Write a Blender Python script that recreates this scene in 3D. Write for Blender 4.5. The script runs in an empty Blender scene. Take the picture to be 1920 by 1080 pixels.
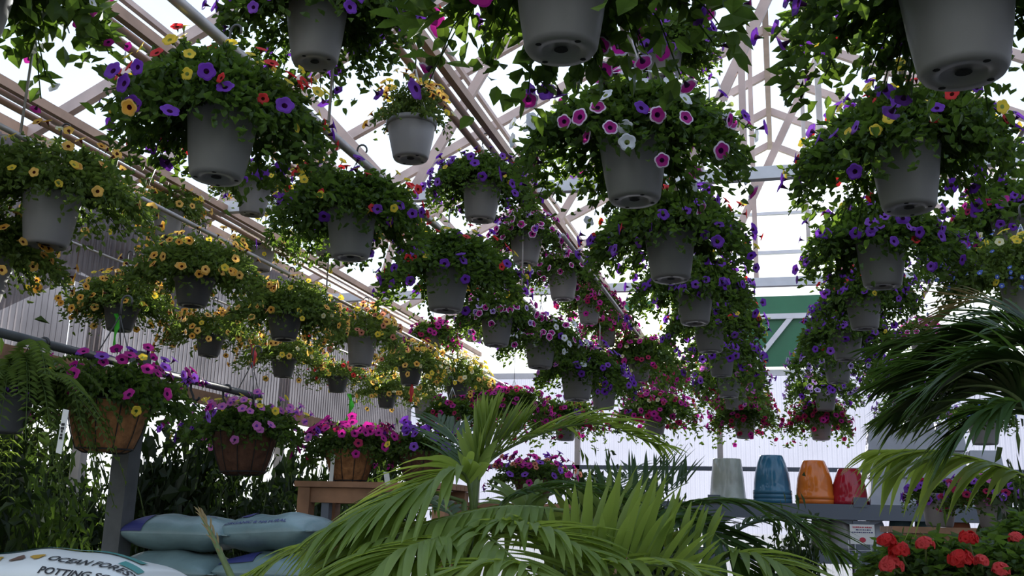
import bpy, math, random
import numpy as np
from mathutils import Vector, Matrix

# ------------------------------------------------------------------ camera, sky, sun, exposure
SC = bpy.context.scene
COL = SC.collection
EYE = 1.5
FOC = 1850.0
_d = Vector(((1470 - 960) / FOC, -(990 - 540) / FOC, -1)).normalized()      # direction of the aisle in the camera's frame
_u = Vector((.026, 1, -(.2432 - .026 * .2757)))
_u = (_u - _d * _u.dot(_d)).normalized()
_x = _d.cross(_u)
CAMROT = Matrix((_x, _d, _u))                                               # camera frame -> world
cam = bpy.data.cameras.new('camera')
cam.sensor_width = 36; cam.lens = 36 * FOC / 1920; cam.clip_start = .05; cam.clip_end = 1000
camo = bpy.data.objects.new('camera', cam); COL.objects.link(camo)
camo.matrix_world = Matrix.Translation((0, 0, EYE)) @ CAMROT.to_4x4()
SC.camera = camo

def ray(px, py):
    return CAMROT @ Vector(((px - 960) / FOC, -(py - 540) / FOC, -1))
def atY(px, py, Y):
    v = ray(px, py); return v * (Y / v.y) + Vector((0, 0, EYE))
def atX(px, py, X):
    v = ray(px, py); return v * (X / v.x) + Vector((0, 0, EYE))
def atD(px, py, D):
    return ray(px, py) * D + Vector((0, 0, EYE))

SUN = ray(1205, 640).normalized()
W = bpy.data.worlds.new('sky'); SC.world = W; W.use_nodes = True
nt = W.node_tree; nt.nodes.clear()
def wn(t, **k):
    n = nt.nodes.new(t)
    for a, b in k.items(): setattr(n, a, b)
    return n
out = wn('ShaderNodeOutputWorld'); bg = wn('ShaderNodeBackground'); tc = wn('ShaderNodeTexCoord')
sep = wn('ShaderNodeSeparateXYZ'); nt.links.new(tc.outputs['Generated'], sep.inputs[0])
ramp = wn('ShaderNodeValToRGB')
ramp.color_ramp.elements[0].position = 0.0; ramp.color_ramp.elements[0].color = (.95, .97, 1.0, 1)
ramp.color_ramp.elements[1].position = .75; ramp.color_ramp.elements[1].color = (.60, .76, 1.0, 1)
nt.links.new(sep.outputs['Z'], ramp.inputs[0])
dot = wn('ShaderNodeVectorMath', operation='DOT_PRODUCT'); dot.inputs[1].default_value = SUN
nt.links.new(tc.outputs['Generated'], dot.inputs[0])
def mth(op, a, b):
    n = wn('ShaderNodeMath', operation=op)
    for i, v in enumerate((a, b)):
        if isinstance(v, (int, float)): n.inputs[i].default_value = v
        else: nt.links.new(v, n.inputs[i])
    return n.outputs[0]
pos = mth('MAXIMUM', dot.outputs['Value'], 0.0)
halo = mth('ADD', mth('MULTIPLY', mth('POWER', pos, 2500.0), 10.0), mth('MULTIPLY', mth('POWER', pos, 25.0), .5))
disc = mth('MULTIPLY', mth('GREATER_THAN', pos, math.cos(math.radians(.85))), 150.0)
tot = mth('ADD', halo, disc)
skys = wn('ShaderNodeMix', data_type='RGBA', blend_type='MULTIPLY'); skys.inputs[0].default_value = 1
nt.links.new(ramp.outputs[0], skys.inputs[6]); skys.inputs[7].default_value = (1.18, 1.18, 1.18, 1)
addn = wn('ShaderNodeMix', data_type='RGBA', blend_type='ADD'); addn.inputs[0].default_value = 1
nt.links.new(skys.outputs[2], addn.inputs[6])
comb = wn('ShaderNodeCombineColor'); nt.links.new(tot, comb.inputs[0]); nt.links.new(mth('MULTIPLY', tot, .97), comb.inputs[1]); nt.links.new(mth('MULTIPLY', tot, .88), comb.inputs[2])
nt.links.new(comb.outputs[0], addn.inputs[7])
nt.links.new(addn.outputs[2], bg.inputs['Color']); bg.inputs['Strength'].default_value = 1.0
nt.links.new(bg.outputs[0], out.inputs[0])
sl = bpy.data.lights.new('sun', 'SUN'); sl.energy = 10.0; sl.angle = math.radians(.7); sl.color = (1, .95, .85)
so = bpy.data.objects.new('sun', sl); COL.objects.link(so)
so.rotation_euler = SUN.to_track_quat('Z', 'Y').to_euler()
so.location = (0, 40, 12)
SC.view_settings.view_transform = 'Standard'; SC.view_settings.look = 'None'
SC.view_settings.gamma = 1.0; SC.view_settings.use_curve_mapping = False
SC.view_settings.exposure = 0.3

# ------------------------------------------------------------------ materials
def newmat(name):
    m = bpy.data.materials.new(name); m.use_nodes = True
    t = m.node_tree; t.nodes.clear()
    return m, t, t.nodes.new('ShaderNodeOutputMaterial')
def pmat(name, col, rough=.6, metal=0.0, noise=.0, nscale=8.0, spec=.5, bump=0.0):
    m, t, o = newmat(name)
    p = t.nodes.new('ShaderNodeBsdfPrincipled')
    p.inputs['Roughness'].default_value = rough; p.inputs['Metallic'].default_value = metal
    p.inputs['Specular IOR Level'].default_value = spec
    p.inputs['Base Color'].default_value = (*col, 1)
    if noise or bump:
        n = t.nodes.new('ShaderNodeTexNoise'); n.inputs['Scale'].default_value = nscale; n.inputs['Detail'].default_value = 5
        c = t.nodes.new('ShaderNodeTexCoord'); t.links.new(c.outputs['Object'], n.inputs['Vector'])
        r = t.nodes.new('ShaderNodeValToRGB')
        r.color_ramp.elements[0].position = .3; r.color_ramp.elements[1].position = .7
        r.color_ramp.elements[0].color = (*[max(0, v * (1 - noise)) for v in col], 1)
        r.color_ramp.elements[1].color = (*[min(1, v * (1 + noise)) for v in col], 1)
        t.links.new(n.outputs[0], r.inputs[0]); t.links.new(r.outputs[0], p.inputs['Base Color'])
        if bump:
            b = t.nodes.new('ShaderNodeBump'); b.inputs['Strength'].default_value = bump; b.inputs['Distance'].default_value = .02
            t.links.new(n.outputs[0], b.inputs['Height']); t.links.new(b.outputs[0], p.inputs['Normal'])
    t.links.new(p.outputs[0], o.inputs[0])
    return m
def leafmat(name, c1, c2, trans, tw=.45, nscale=14, rough=.45):
    """thin leaf or petal: a glossy diffuse face that also lets light through"""
    m, t, o = newmat(name)
    p = t.nodes.new('ShaderNodeBsdfPrincipled'); p.inputs['Roughness'].default_value = rough; p.inputs['Specular IOR Level'].default_value = .35
    tr = t.nodes.new('ShaderNodeBsdfTranslucent')
    n = t.nodes.new('ShaderNodeTexNoise'); n.inputs['Scale'].default_value = nscale; n.inputs['Detail'].default_value = 3
    c = t.nodes.new('ShaderNodeTexCoord'); t.links.new(c.outputs['Object'], n.inputs['Vector'])
    r = t.nodes.new('ShaderNodeValToRGB'); r.color_ramp.elements[0].position = .35; r.color_ramp.elements[1].position = .65
    r.color_ramp.elements[0].color = (*c1, 1); r.color_ramp.elements[1].color = (*c2, 1)
    t.links.new(n.outputs[0], r.inputs[0]); t.links.new(r.outputs[0], p.inputs['Base Color'])
    tr.inputs['Color'].default_value = (*trans, 1)
    mx = t.nodes.new('ShaderNodeMixShader'); mx.inputs[0].default_value = tw
    t.links.new(p.outputs[0], mx.inputs[1]); t.links.new(tr.outputs[0], mx.inputs[2]); t.links.new(mx.outputs[0], o.inputs[0])
    return m
def sheetmat(name, tint, wt, wl, lcol, rough=.25, dirt=.0):
    """plastic sheet: clear part, milky part that scatters light through, and a gloss"""
    m, t, o = newmat(name)
    a = t.nodes.new('ShaderNodeBsdfTransparent'); a.inputs[0].default_value = (*tint, 1)
    b = t.nodes.new('ShaderNodeBsdfTranslucent'); b.inputs[0].default_value = (*lcol, 1)
    d = t.nodes.new('ShaderNodeBsdfDiffuse'); d.inputs[0].default_value = (*lcol, 1)
    g = t.nodes.new('ShaderNodeBsdfGlossy'); g.inputs['Roughness'].default_value = rough
    m1 = t.nodes.new('ShaderNodeMixShader'); m1.inputs[0].default_value = wl
    m2 = t.nodes.new('ShaderNodeMixShader'); m2.inputs[0].default_value = 1 - wt
    m3 = t.nodes.new('ShaderNodeMixShader')
    lf = t.nodes.new('ShaderNodeLayerWeight'); pw = t.nodes.new('ShaderNodeMath'); pw.operation = 'POWER'; pw.inputs[1].default_value = 5.0
    lw = t.nodes.new('ShaderNodeMath'); lw.operation = 'MULTIPLY_ADD'; lw.inputs[1].default_value = .5; lw.inputs[2].default_value = .04
    t.links.new(lf.outputs['Facing'], pw.inputs[0]); t.links.new(pw.outputs[0], lw.inputs[0])
    t.links.new(d.outputs[0], m1.inputs[1]); t.links.new(b.outputs[0], m1.inputs[2])
    t.links.new(a.outputs[0], m2.inputs[1]); t.links.new(m1.outputs[0], m2.inputs[2])
    t.links.new(lw.outputs[0], m3.inputs[0]); t.links.new(m2.outputs[0], m3.inputs[1]); t.links.new(g.outputs[0], m3.inputs[2])
    if dirt:
        n = t.nodes.new('ShaderNodeTexNoise'); n.inputs['Scale'].default_value = 1.4; n.inputs['Detail'].default_value = 6
        c = t.nodes.new('ShaderNodeTexCoord'); t.links.new(c.outputs['Object'], n.inputs['Vector'])
        mr = t.nodes.new('ShaderNodeMapRange'); mr.inputs[1].default_value = .3; mr.inputs[2].default_value = .7
        mr.inputs[3].default_value = 1 - wt - dirt; mr.inputs[4].default_value = 1 - wt + dirt
        t.links.new(n.outputs[0], mr.inputs[0]); t.links.new(mr.outputs[0], m2.inputs[0])
    t.links.new(m3.outputs[0], o.inputs[0])
    return m

M = {}
M['pot'] = pmat('pot_grey', (.26, .25, .25), .42, noise=.10, nscale=5)
M['potdark'] = pmat('pot_charcoal', (.09, .09, .095), .45, noise=.12, nscale=6)
M['soil'] = pmat('potting_mix', (.03, .02, .014), .95, noise=.4, nscale=40, bump=.5)
M['hole'] = pmat('drain_hole', (.01, .01, .01), .9)
M['wire'] = pmat('hanger_plastic', (.62, .62, .60), .5)
M['dwire'] = pmat('hanger_dark', (.06, .06, .06), .5)
M['leaf'] = leafmat('leaf_green', (.028, .060, .014), (.062, .112, .024), (.17, .28, .03))
M['leafy'] = leafmat('leaf_light_green', (.055, .095, .022), (.11, .165, .04), (.24, .34, .05))
M['leafd'] = leafmat('leaf_painted_shade', (.009, .019, .006), (.017, .033, .009), (.05, .09, .012), .35)  # shade around the shrubs put into a darker leaf colour
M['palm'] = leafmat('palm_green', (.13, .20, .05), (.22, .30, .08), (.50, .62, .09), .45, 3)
M['palmd'] = leafmat('palm_painted_shade', (.03, .065, .018), (.05, .095, .026), (.12, .22, .03), .35, 3)  # palm leaf colour darkened to stand for fronds in shade or silhouette
M['palmb'] = leafmat('palm_dry', (.28, .19, .08), (.38, .28, .12), (.4, .28, .1), .3, 6)
M['stem'] = pmat('palm_stem', (.12, .17, .05), .55, noise=.3, nscale=12)
M['steel'] = pmat('painted_frame', (.60, .46, .41), .45, noise=.18, nscale=3)
M['pipe'] = pmat('galvanised_pipe', (.50, .46, .44), .42, metal=.4, noise=.15, nscale=6)
M['brown'] = pmat('brown_beam', (.46, .29, .20), .5, noise=.2, nscale=4)
M['white'] = pmat('white_painted_steel', (.72, .74, .78), .4, noise=.06)
M['wood'] = pmat('cedar_board', (.30, .155, .08), .65, noise=.3, nscale=7)
M['tan'] = pmat('plywood', (.52, .36, .24), .7, noise=.15, nscale=3)
M['post'] = pmat('weathered_post', (.075, .08, .08), .7, noise=.25, nscale=9)
M['green'] = pmat('green_panel', (.03, .17, .085), .5, noise=.1, nscale=3)
M['concrete'] = pmat('ground_cover', (.055, .052, .048), .85, noise=.2, nscale=3, bump=.2)
M['earth'] = pmat('grass_field', (.16, .18, .09), .95, noise=.35, nscale=1.5)
M['shelf'] = pmat('shelf_plastic', (.10, .12, .15), .45)
M['roof'] = sheetmat('roof_film', (.84, .91, 1.0), .80, .9, (.84, .90, 1.0), .2, .05)
M['end'] = sheetmat('end_wall_sheet', (.82, .85, 1.0), .32, .55, (.20, .205, .27), .25, .05)
M['gable'] = sheetmat('gable_glass', (.98, .99, 1.0), .86, .8, (.9, .93, 1), .15)
M['side'] = sheetmat('side_corrugated_sheet', (.72, .68, .71), .24, .35, (.22, .195, .21), .10, .10)
M['shade'] = sheetmat('added_shade_cloth', (.4, .38, .40), .10, .5, (.17, .14, .15), .6)  # cloth added to dim what shows through the side sheet
M['lime'] = pmat('lime_ribbon', (.10, .85, .06), .5)
M['coral'] = pmat('coral_ribbon', (.85, .07, .09), .5)
M['tag'] = pmat('white_tag', (.75, .75, .72), .5)
M['ink'] = pmat('black_ink', (.012, .012, .014), .6)
M['navy'] = pmat('navy_ink', (.03, .035, .16), .5)
M['redink'] = pmat('red_ink', (.5, .03, .06), .5)
M['coco'] = pmat('coco_fibre', (.30, .135, .05), .95, noise=.35, nscale=30, bump=.8)
M['cocod'] = pmat('coco_fibre_dark', (.10, .045, .025), .95, noise=.35, nscale=30, bump=.8)
M['iron'] = pmat('black_iron', (.02, .02, .02), .5)
M['bagw'] = pmat('bag_white_plastic', (.66, .68, .66), .32, noise=.05, nscale=4, bump=.15)
M['bagb'] = pmat('bag_blue_plastic', (.17, .255, .26), .34, noise=.15, nscale=7, bump=.6)
M['teal'] = pmat('bag_teal_print', (.02, .22, .20), .4)
M['gold'] = pmat('bag_gold_print', (.45, .27, .04), .4)
M['umber'] = pmat('bag_umber_print', (.14, .08, .06), .4)
GL = {'sage': (.34, .36, .30), 'blue': (.035, .14, .22), 'orange': (.62, .16, .02), 'red': (.32, .008, .02), 'grey': (.22, .22, .22), 'slate': (.06, .10, .11), 'olive': (.10, .10, .06), 'whiteplanter': (.36, .38, .42), 'terracotta': (.3, .1, .05)}
for k, v in GL.items(): M['g_' + k] = pmat('glaze_' + k, v, .12 if k != 'whiteplanter' else .45, noise=.12, nscale=6)
FL = {'purple': (.17, .035, .42), 'violet': (.24, .07, .50), 'magenta': (.50, .02, .27), 'crimson': (.36, .01, .07), 'red': (.66, .03, .03), 'yellow': (.82, .60, .05),
      'orange': (.84, .40, .05), 'apricot': (.88, .52, .12), 'white': (.84, .84, .88), 'pink': (.62, .18, .50), 'lavender': (.36, .22, .62), 'cream': (.78, .74, .46), 'salmon': (.62, .24, .14), 'blue': (.10, .16, .55), 'coral': (.75, .09, .09)}
for k, v in FL.items():
    M['f_' + k] = leafmat('petal_' + k, tuple(x * .85 for x in v), tuple(min(1, x * 1.1) for x in v), tuple(min(1, x * 1.15) for x in v), .45, 20, .6)
for k, v in {'darkeye': (.05, .006, .06), 'yeye': (.7, .55, .1), 'brown': (.10, .015, .01), 'geye': (.35, .42, .12), 'rimwhite': (.85, .70, .84)}.items():
    M['f_' + k] = leafmat('petal_' + k, v, v, v, .35, 20, .6)
M['calyx'] = M['leafy']

# ------------------------------------------------------------------ mesh helpers
class MB:
    def __init__(s): s.v = []; s.f = []; s.m = []; s.sm = []
    def add(s, vs, fs, mi=0, smooth=False):
        o = len(s.v); s.v += [tuple(p) for p in vs]
        for f in fs: s.f.append(tuple(o + i for i in f)); s.m.append(mi); s.sm.append(smooth)
    def box(s, c, d, R=None, mi=0, taper=1.0):
        x, y, z = (q / 2 for q in d)
        P = [Vector((a * x * (taper if k > 0 else 1), b * y * (taper if k > 0 else 1), k * z)) for k in (-1, 1) for a, b in ((-1, -1), (1, -1), (1, 1), (-1, 1))]
        if R: P = [R @ p for p in P]
        s.add([p + Vector(c) for p in P], [(3, 2, 1, 0), (4, 5, 6, 7), (0, 1, 5, 4), (1, 2, 6, 5), (2, 3, 7, 6), (3, 0, 4, 7)], mi)
    def bar(s, a, b, w, h, mi=0, up=(0, 0, 1)):
        a = Vector(a); b = Vector(b); t = (b - a); L = t.length; t.normalize()
        upv = Vector(up)
        if abs(t.dot(upv)) > .99: upv = Vector((0, 1, 0))
        sx = t.cross(upv).normalized(); sz = sx.cross(t)
        s.box((a + b) / 2, (w, L, h), Matrix((sx, t, sz)).transposed(), mi)
    def tube(s, pts, r, n=6, mi=0, cap=True):
        pts = [Vector(p) for p in pts]; k = len(pts)
        rr = r if isinstance(r, (list, tuple)) else [r] * k
        vs = []
        up = Vector((0, 0, 1)); pn = None
        for i, p in enumerate(pts):
            t = (pts[min(i + 1, k - 1)] - pts[max(i - 1, 0)]).normalized()
            if pn is None:
                ref = up if abs(t.z) < .95 else Vector((1, 0, 0)); nx = t.cross(ref).normalized()
            else:
                nx = (pn - t * pn.dot(t)).normalized()
            pn = nx; ny = t.cross(nx)
            for j in range(n):
                a = 2 * math.pi * j / n; vs.append(p + (nx * math.cos(a) + ny * math.sin(a)) * rr[i])
        fs = [(i * n + j, i * n + (j + 1) % n, (i + 1) * n + (j + 1) % n, (i + 1) * n + j) for i in range(k - 1) for j in range(n)]
        if cap: fs += [tuple(range(n - 1, -1, -1)), tuple((k - 1) * n + j for j in range(n))]
        s.add(vs, fs, mi, True)
    def lathe(s, prof, n=32, mi=0, c=(0, 0, 0), sq=0.0):
        vs = []
        for r, z in prof:
            for j in range(n):
                a = 2 * math.pi * j / n
                vs.append((c[0] + r * math.cos(a), c[1] + r * math.sin(a), c[2] + z))
        k = len(prof)
        fs = [(i * n + j, i * n + (j + 1) % n, (i + 1) * n + (j + 1) % n, (i + 1) * n + j) for i in range(k - 1) for j in range(n)]
        s.add(vs, fs, mi, True)
    def mesh(s, name, mats):
        me = bpy.data.meshes.new(name); me.from_pydata(s.v, [], s.f)
        for m in (mats if isinstance(mats, (list, tuple)) else [mats]): me.materials.append(m)
        me.polygons.foreach_set('material_index', s.m); me.polygons.foreach_set('use_smooth', s.sm)
        me.update(); return me
def link(name, me, parent=None, loc=None, kind=None, label=None):
    o = bpy.data.objects.new(name, me); COL.objects.link(o)
    if parent: o.parent = parent
    if loc is not None: o.location = loc
    if kind: o['kind'] = kind
    if label: o['label'] = label
    return o
def empty(name, label, cat, loc=(0, 0, 0), rz=0.0, group=None):
    o = bpy.data.objects.new(name, None); COL.objects.link(o); o.empty_display_size = .1
    o.location = loc; o.rotation_euler = (0, 0, rz)
    return tag(o, label, cat, group)
def tag(o, label, cat, group=None):
    o['label'] = label; o['category'] = cat
    if group: o['group'] = group
    return o
def struct(name, mb, mat):
    return link(name, mb.mesh(name, mat), kind='structure')

# ------------------------------------------------------------------ the greenhouse
XW, EAVE, SL, YE = -6.6, 3.3 + EYE, .5, 17.0
XR = 6.6
RIDGE = EAVE + SL * 6.6
CH = 2.96 + EYE
def roofz(x): return RIDGE - SL * abs(x)
Y0 = -2.8
b = MB(); b.box((0, 7, -.06), (30, 24, .12)); struct('floor', b, M['concrete'])
b = MB(); b.box((0, 60, -.22), (400, 400, .2)); g = struct('ground', b, M['earth'])
RY = [-2.8, -1.4, 0, 1.4, 2.8, 4.2, 5.6, 7.0, 8.4, 9.8, 11.3, 12.7, 14.1, 15.5, 17.0]
for y in RY:
    for sgn in (-1, 1):
        b = MB(); b.bar((sgn * 6.6, y, EAVE), (0, y, RIDGE), .075, .11)
        struct('rafter', b, M['steel'])
for i in range(len(RY) - 1):
    for sgn in (-1, 1):
        b = MB(); ya, yb = RY[i] + .02, RY[i + 1] - .02; o_ = .085
        P = [(sgn * 6.7, ya, EAVE - .05 + o_), (0, ya, RIDGE + o_), (0, yb, RIDGE + o_), (sgn * 6.7, yb, EAVE - .05 + o_)]
        b.add(P, [(0, 1, 2, 3)]); struct('roof_panel', b, M['roof'])
def longi(name, x, z, r=None, wh=None, mat='steel', y0=-2.8, y1=YE):
    b = MB()
    if r: b.tube([(x, y0, z), (x, y1, z)], r, 8)
    else: b.bar((x, y0, z), (x, y1, z), *wh)
    return struct(name, b, M[mat])
longi('ridge_beam', 0, RIDGE - .02, wh=(.08, .16))
for x in (-3.3, -1.5, 1.5, 3.3, -5.0, 5.0): longi('purlin', x, roofz(x) - .075, wh=(.05, .05))
longi('eave_beam', XW, EAVE - .05, wh=(.16, .26), mat='brown'); longi('eave_beam', XR, EAVE - .02, wh=(.12, .16), mat='brown')
# crop pipes that carry the baskets (pairs at truss level, single thin ones below)
PIPES = {'Bu': (-2.25, CH - .07), 'Yu': (-3.95, CH - .07), 'Zu': (-5.4, CH - .07), 'C': (-.6, 2.12 + EYE), 'D': (.62, 2.12 + EYE), 'Bl': (-2.2, 1.93 + EYE), 'Yl': (-4.12, 2.06 + EYE), 'Zl': (-5.6, 2.15 + EYE), 'E': (1.8, CH - .07), 'Cu': (-.75, CH + 1.0), 'F': (-1.82, 2.5 + EYE), 'G': (-2.9, 2.3 + EYE)}
for k in ('Bu', 'Yu', 'Zu'):
    x, z = PIPES[k]
    longi('crop_pipe', x + .0, z, r=.028, mat='brown'); longi('crop_pipe', x + .085, z + .02, r=.026, mat='steel'); longi('crop_beam', x + .17, z + .045, wh=(.05, .07), mat='brown')
for k in 'FG': longi('crop_pipe', PIPES[k][0], PIPES[k][1], r=.02, mat='pipe', y0=8.3)
for k in ('C', 'D', 'Bl', 'Yl', 'Zl', 'E', 'Cu'):
    longi('crop_pipe', PIPES[k][0], PIPES[k][1], r={'Yl': .018, 'Zl': .012, 'C': .02, 'D': .02}.get(k, .024), mat='pipe')
for ty in (4.3, 8.3, 12.3):
    def seg(nm, a, c, w=.07, h=.09, mat='steel'):
        b = MB(); b.bar((a[0], ty, a[1]), (c[0], ty, c[1]), w, h, up=(0, 1, 0)); struct(nm, b, M[mat])
    seg('truss_chord', (-6.6, CH), (6.6, CH), .11, .08, 'white')
    seg('truss_post', (-.22, CH), (-.22, roofz(.22)), .06, .06)
    seg('truss_post', (.42, CH), (.42, roofz(.42)), .05, .05, 'pipe')
    for xa, xb in ((-3.3, -1.75), (-3.4, -4.6), (-.75, .75), (3.3, 1.75), (3.4, 4.6), (-.85, -1.9), (.95, 2.0), (-5.3, -5.0)):
        seg('truss_web', (xa, CH), (xb, roofz(xb) - .05), .09, .05)
    for xs in (-6.6, 6.6):
        b = MB(); b.box((xs, ty, EAVE / 2), (.1, .1, EAVE)); struct('column', b, M['pipe'])
    # hangers of the lower pipes
    for k in ('C', 'D', 'Bl', 'Yl', 'Zl'):
        x, z = PIPES[k]; b = MB(); b.tube([(x, ty + .05, z - .02), (x, ty + .05, CH + .03)], .008, 5); struct('pipe_hanger', b, M['pipe'])
    b = MB(); x, z = PIPES['Cu']; b.tube([(x, ty + .05, z - .02), (x, ty + .05, roofz(x))], .008, 5); struct('pipe_hanger', b, M['pipe'])
# side wall of corrugated sheet above the open side
def corrug(x, y0, y1, z0, z1, pitch=.076, amp=.016, along='y'):
    b = MB(); n = int((y1 - y0) / pitch * 8); vs = []
    for i in range(n + 1):
        y = y0 + (y1 - y0) * i / n; w = amp * math.sin(2 * math.pi * y / pitch)
        for z in (z0, z1): vs.append((x + w, y, z) if along == 'y' else (y, x + w, z))
    b.add(vs, [(2 * i, 2 * i + 2, 2 * i + 3, 2 * i + 1) for i in range(n)], 0, True); return b
BZ = 1.33 + EYE
for i, (ya, yb) in enumerate(((-2.8, 1.0), (1.02, 4.4), (4.42, 7.8), (7.82, 11.2), (11.22, 14.6), (14.62, 16.95))):
    o = struct('wall_left', corrug(XW + .1, ya, yb, BZ, EAVE - .1), M['side'])
longi('trim_1', XW + .1, BZ - .02, wh=(.07, .15), mat='wood', y1=16.9)
for z in (2.2 + EYE, 2.9 + EYE): longi('wall_girt', XW + .03, z, wh=(.05, .06), mat='steel', y1=16.9)
b = corrug(XR - .1, -2.8, 16.95, 0.02, EAVE - .1); struct('wall_right', b, M['end'])
# plywood piece behind the sheet
b = MB(); p0 = atX(100, 480, XW - .12); p1 = atX(250, 495, XW - .12); 
b.add([(XW - .12, p0.y, p0.z), (XW - .12, p1.y + 1.0, p0.z - .25), (XW - .12, p1.y + 1.3, EAVE - .1), (XW - .12, p0.y - .2, EAVE - .1)] + [(XW - .14, p0.y, p0.z), (XW - .14, p1.y + 1.0, p0.z - .25), (XW - .14, p1.y + 1.3, EAVE - .1), (XW - .14, p0.y - .2, EAVE - .1)],
      [(0, 1, 2, 3), (7, 6, 5, 4), (0, 4, 5, 1), (1, 5, 6, 2), (2, 6, 7, 3), (3, 7, 4, 0)]); struct('wall_board', b, M['tan'])
# end wall
b = corrug(YE, XW, XR, 0.02, 2.5 + EYE, along='x'); struct('wall_back', b, M['end'])
b = MB(); zt = 2.5 + EYE
b.add([(XW, YE, zt), (XR, YE, zt), (XR, YE, EAVE), (0, YE, RIDGE), (XW, YE, EAVE)], [(0, 1, 2, 3, 4)]); struct('window_1', b, M['gable'])
def hbar(z, x0, x1, h, mat, nm='wall_girt', y=YE - .06, d=.06):
    b = MB(); b.box(((x0 + x1) / 2, y, z), (x1 - x0, d, h)); struct(nm, b, M[mat])
hbar(zt + .02, XW, XR, .10, 'white', 'trim_2'); hbar(.93 + EYE, XW, XR, .07, 'shelf'); hbar(4.6 + EYE, -4, 4, .06, 'white'); hbar(4.05 + EYE, -5, 5, .05, 'white'); hbar(5.3 + EYE, -2.6, 2.6, .05, 'white')
for x in (-5.2, -3.4, -.98, 1.9, 4.0):
    b = MB(); b.box((x, YE - .05, (zt) / 2), (.09, .08, zt)); struct('column', b, M['pipe'])
b = MB(); b.box((0.05, YE - .14, 3.21 + EYE), (2.3, .04, 1.2)); struct('wall_panel', b, M['green'])
b = MB(); b.box((-2.4, YE - .14, 3.72 + EYE), (.7, .04, .16)); struct('wall_panel', b, M['green'])
b = MB(); b.bar((-.42, YE - .2, 2.62 + EYE), (.24, YE - .2, 3.43 + EYE), .08, .05, up=(0, 1, 0)); struct('wall_brace', b, M['white'])
hbar(3.45 + EYE, -1.6, 1.9, .09, 'white', 'wall_brace', YE - .2)
b = MB(); b.bar((-2.55, YE - .2, 3.5 + EYE), (-2.15, YE - .2, 3.85 + EYE), .07, .05, up=(0, 1, 0)); struct('wall_brace', b, M['white'])
# neighbouring bay: unseen shade cloth added to block bright sky, open below
b = MB(); b.add([(XW - .1, Y0, EAVE), (XW - .1, 18, EAVE), (-13.4, 18, EAVE + 2.4), (-13.4, Y0, EAVE + 2.4)], [(0, 1, 2, 3)]); struct('ceiling_sky_block', b, M['shade'])
b = MB(); b.add([(-13.4, Y0, EAVE + 2.4), (-13.4, 18, EAVE + 2.4), (-20, 18, EAVE - .2), (-20, Y0, EAVE - .2)], [(0, 1, 2, 3)]); struct('ceiling_sky_block', b, M['shade'])
b = MB(); b.add([(-20, Y0, 2.6), (-20, 18, 2.6), (-20, 18, EAVE - .2), (-20, Y0, EAVE - .2)], [(0, 1, 2, 3)]); struct('wall_sky_block', b, M['shade'])

# ------------------------------------------------------------------ foliage prototypes
class Foliage: pass
def leaf_geo(L, w, hi):
    if hi:
        v = np.array([(0, 0, 0), (w * .42, L * .28, .012), (w * .5, L * .55, .006), (0, L, -.1 * L), (-w * .5, L * .55, .006), (-w * .42, L * .28, .012), (0, L * .3, -.004), (0, L * .62, -.01)])
        f = [(0, 1, 6), (1, 2, 7, 6), (2, 3, 7), (0, 6, 5), (6, 7, 4, 5), (7, 3, 4)]
    else:
        v = np.array([(0, 0, 0), (w * .5, L * .45, .01), (0, L, -.08 * L), (-w * .5, L * .45, .01), (0, L * .5, -.006)])
        f = [(0, 1, 4), (1, 2, 4), (0, 4, 3), (4, 2, 3)]
    return v, f
def bez(a, b_, c, t): return a * (1 - t) ** 2 + b_ * 2 * t * (1 - t) + c * t * t
def place_leaves(LV, name, mat, hi, L, asp, rs):
    """LV: list of (pos, dir, up, scale)"""
    gv, gf = leaf_geo(L, L * asp, hi); k = len(gv)
    P = np.array([l[0] for l in LV]); D = np.array([l[1] for l in LV]); U = np.array([l[2] for l in LV]); S = np.array([l[3] for l in LV])
    D /= np.linalg.norm(D, axis=1)[:, None] + 1e-9
    X = np.cross(D, U); X /= np.linalg.norm(X, axis=1)[:, None] + 1e-9; Z = np.cross(X, D)
    V = P[:, None, :] + S[:, None, None] * (gv[None, :, 0, None] * X[:, None] + gv[None, :, 1, None] * D[:, None] + gv[None, :, 2, None] * Z[:, None])
    V = V.reshape(-1, 3)
    F = [tuple(i * k + q for q in f) for i in range(len(LV)) for f in gf]
    return V, F
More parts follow.
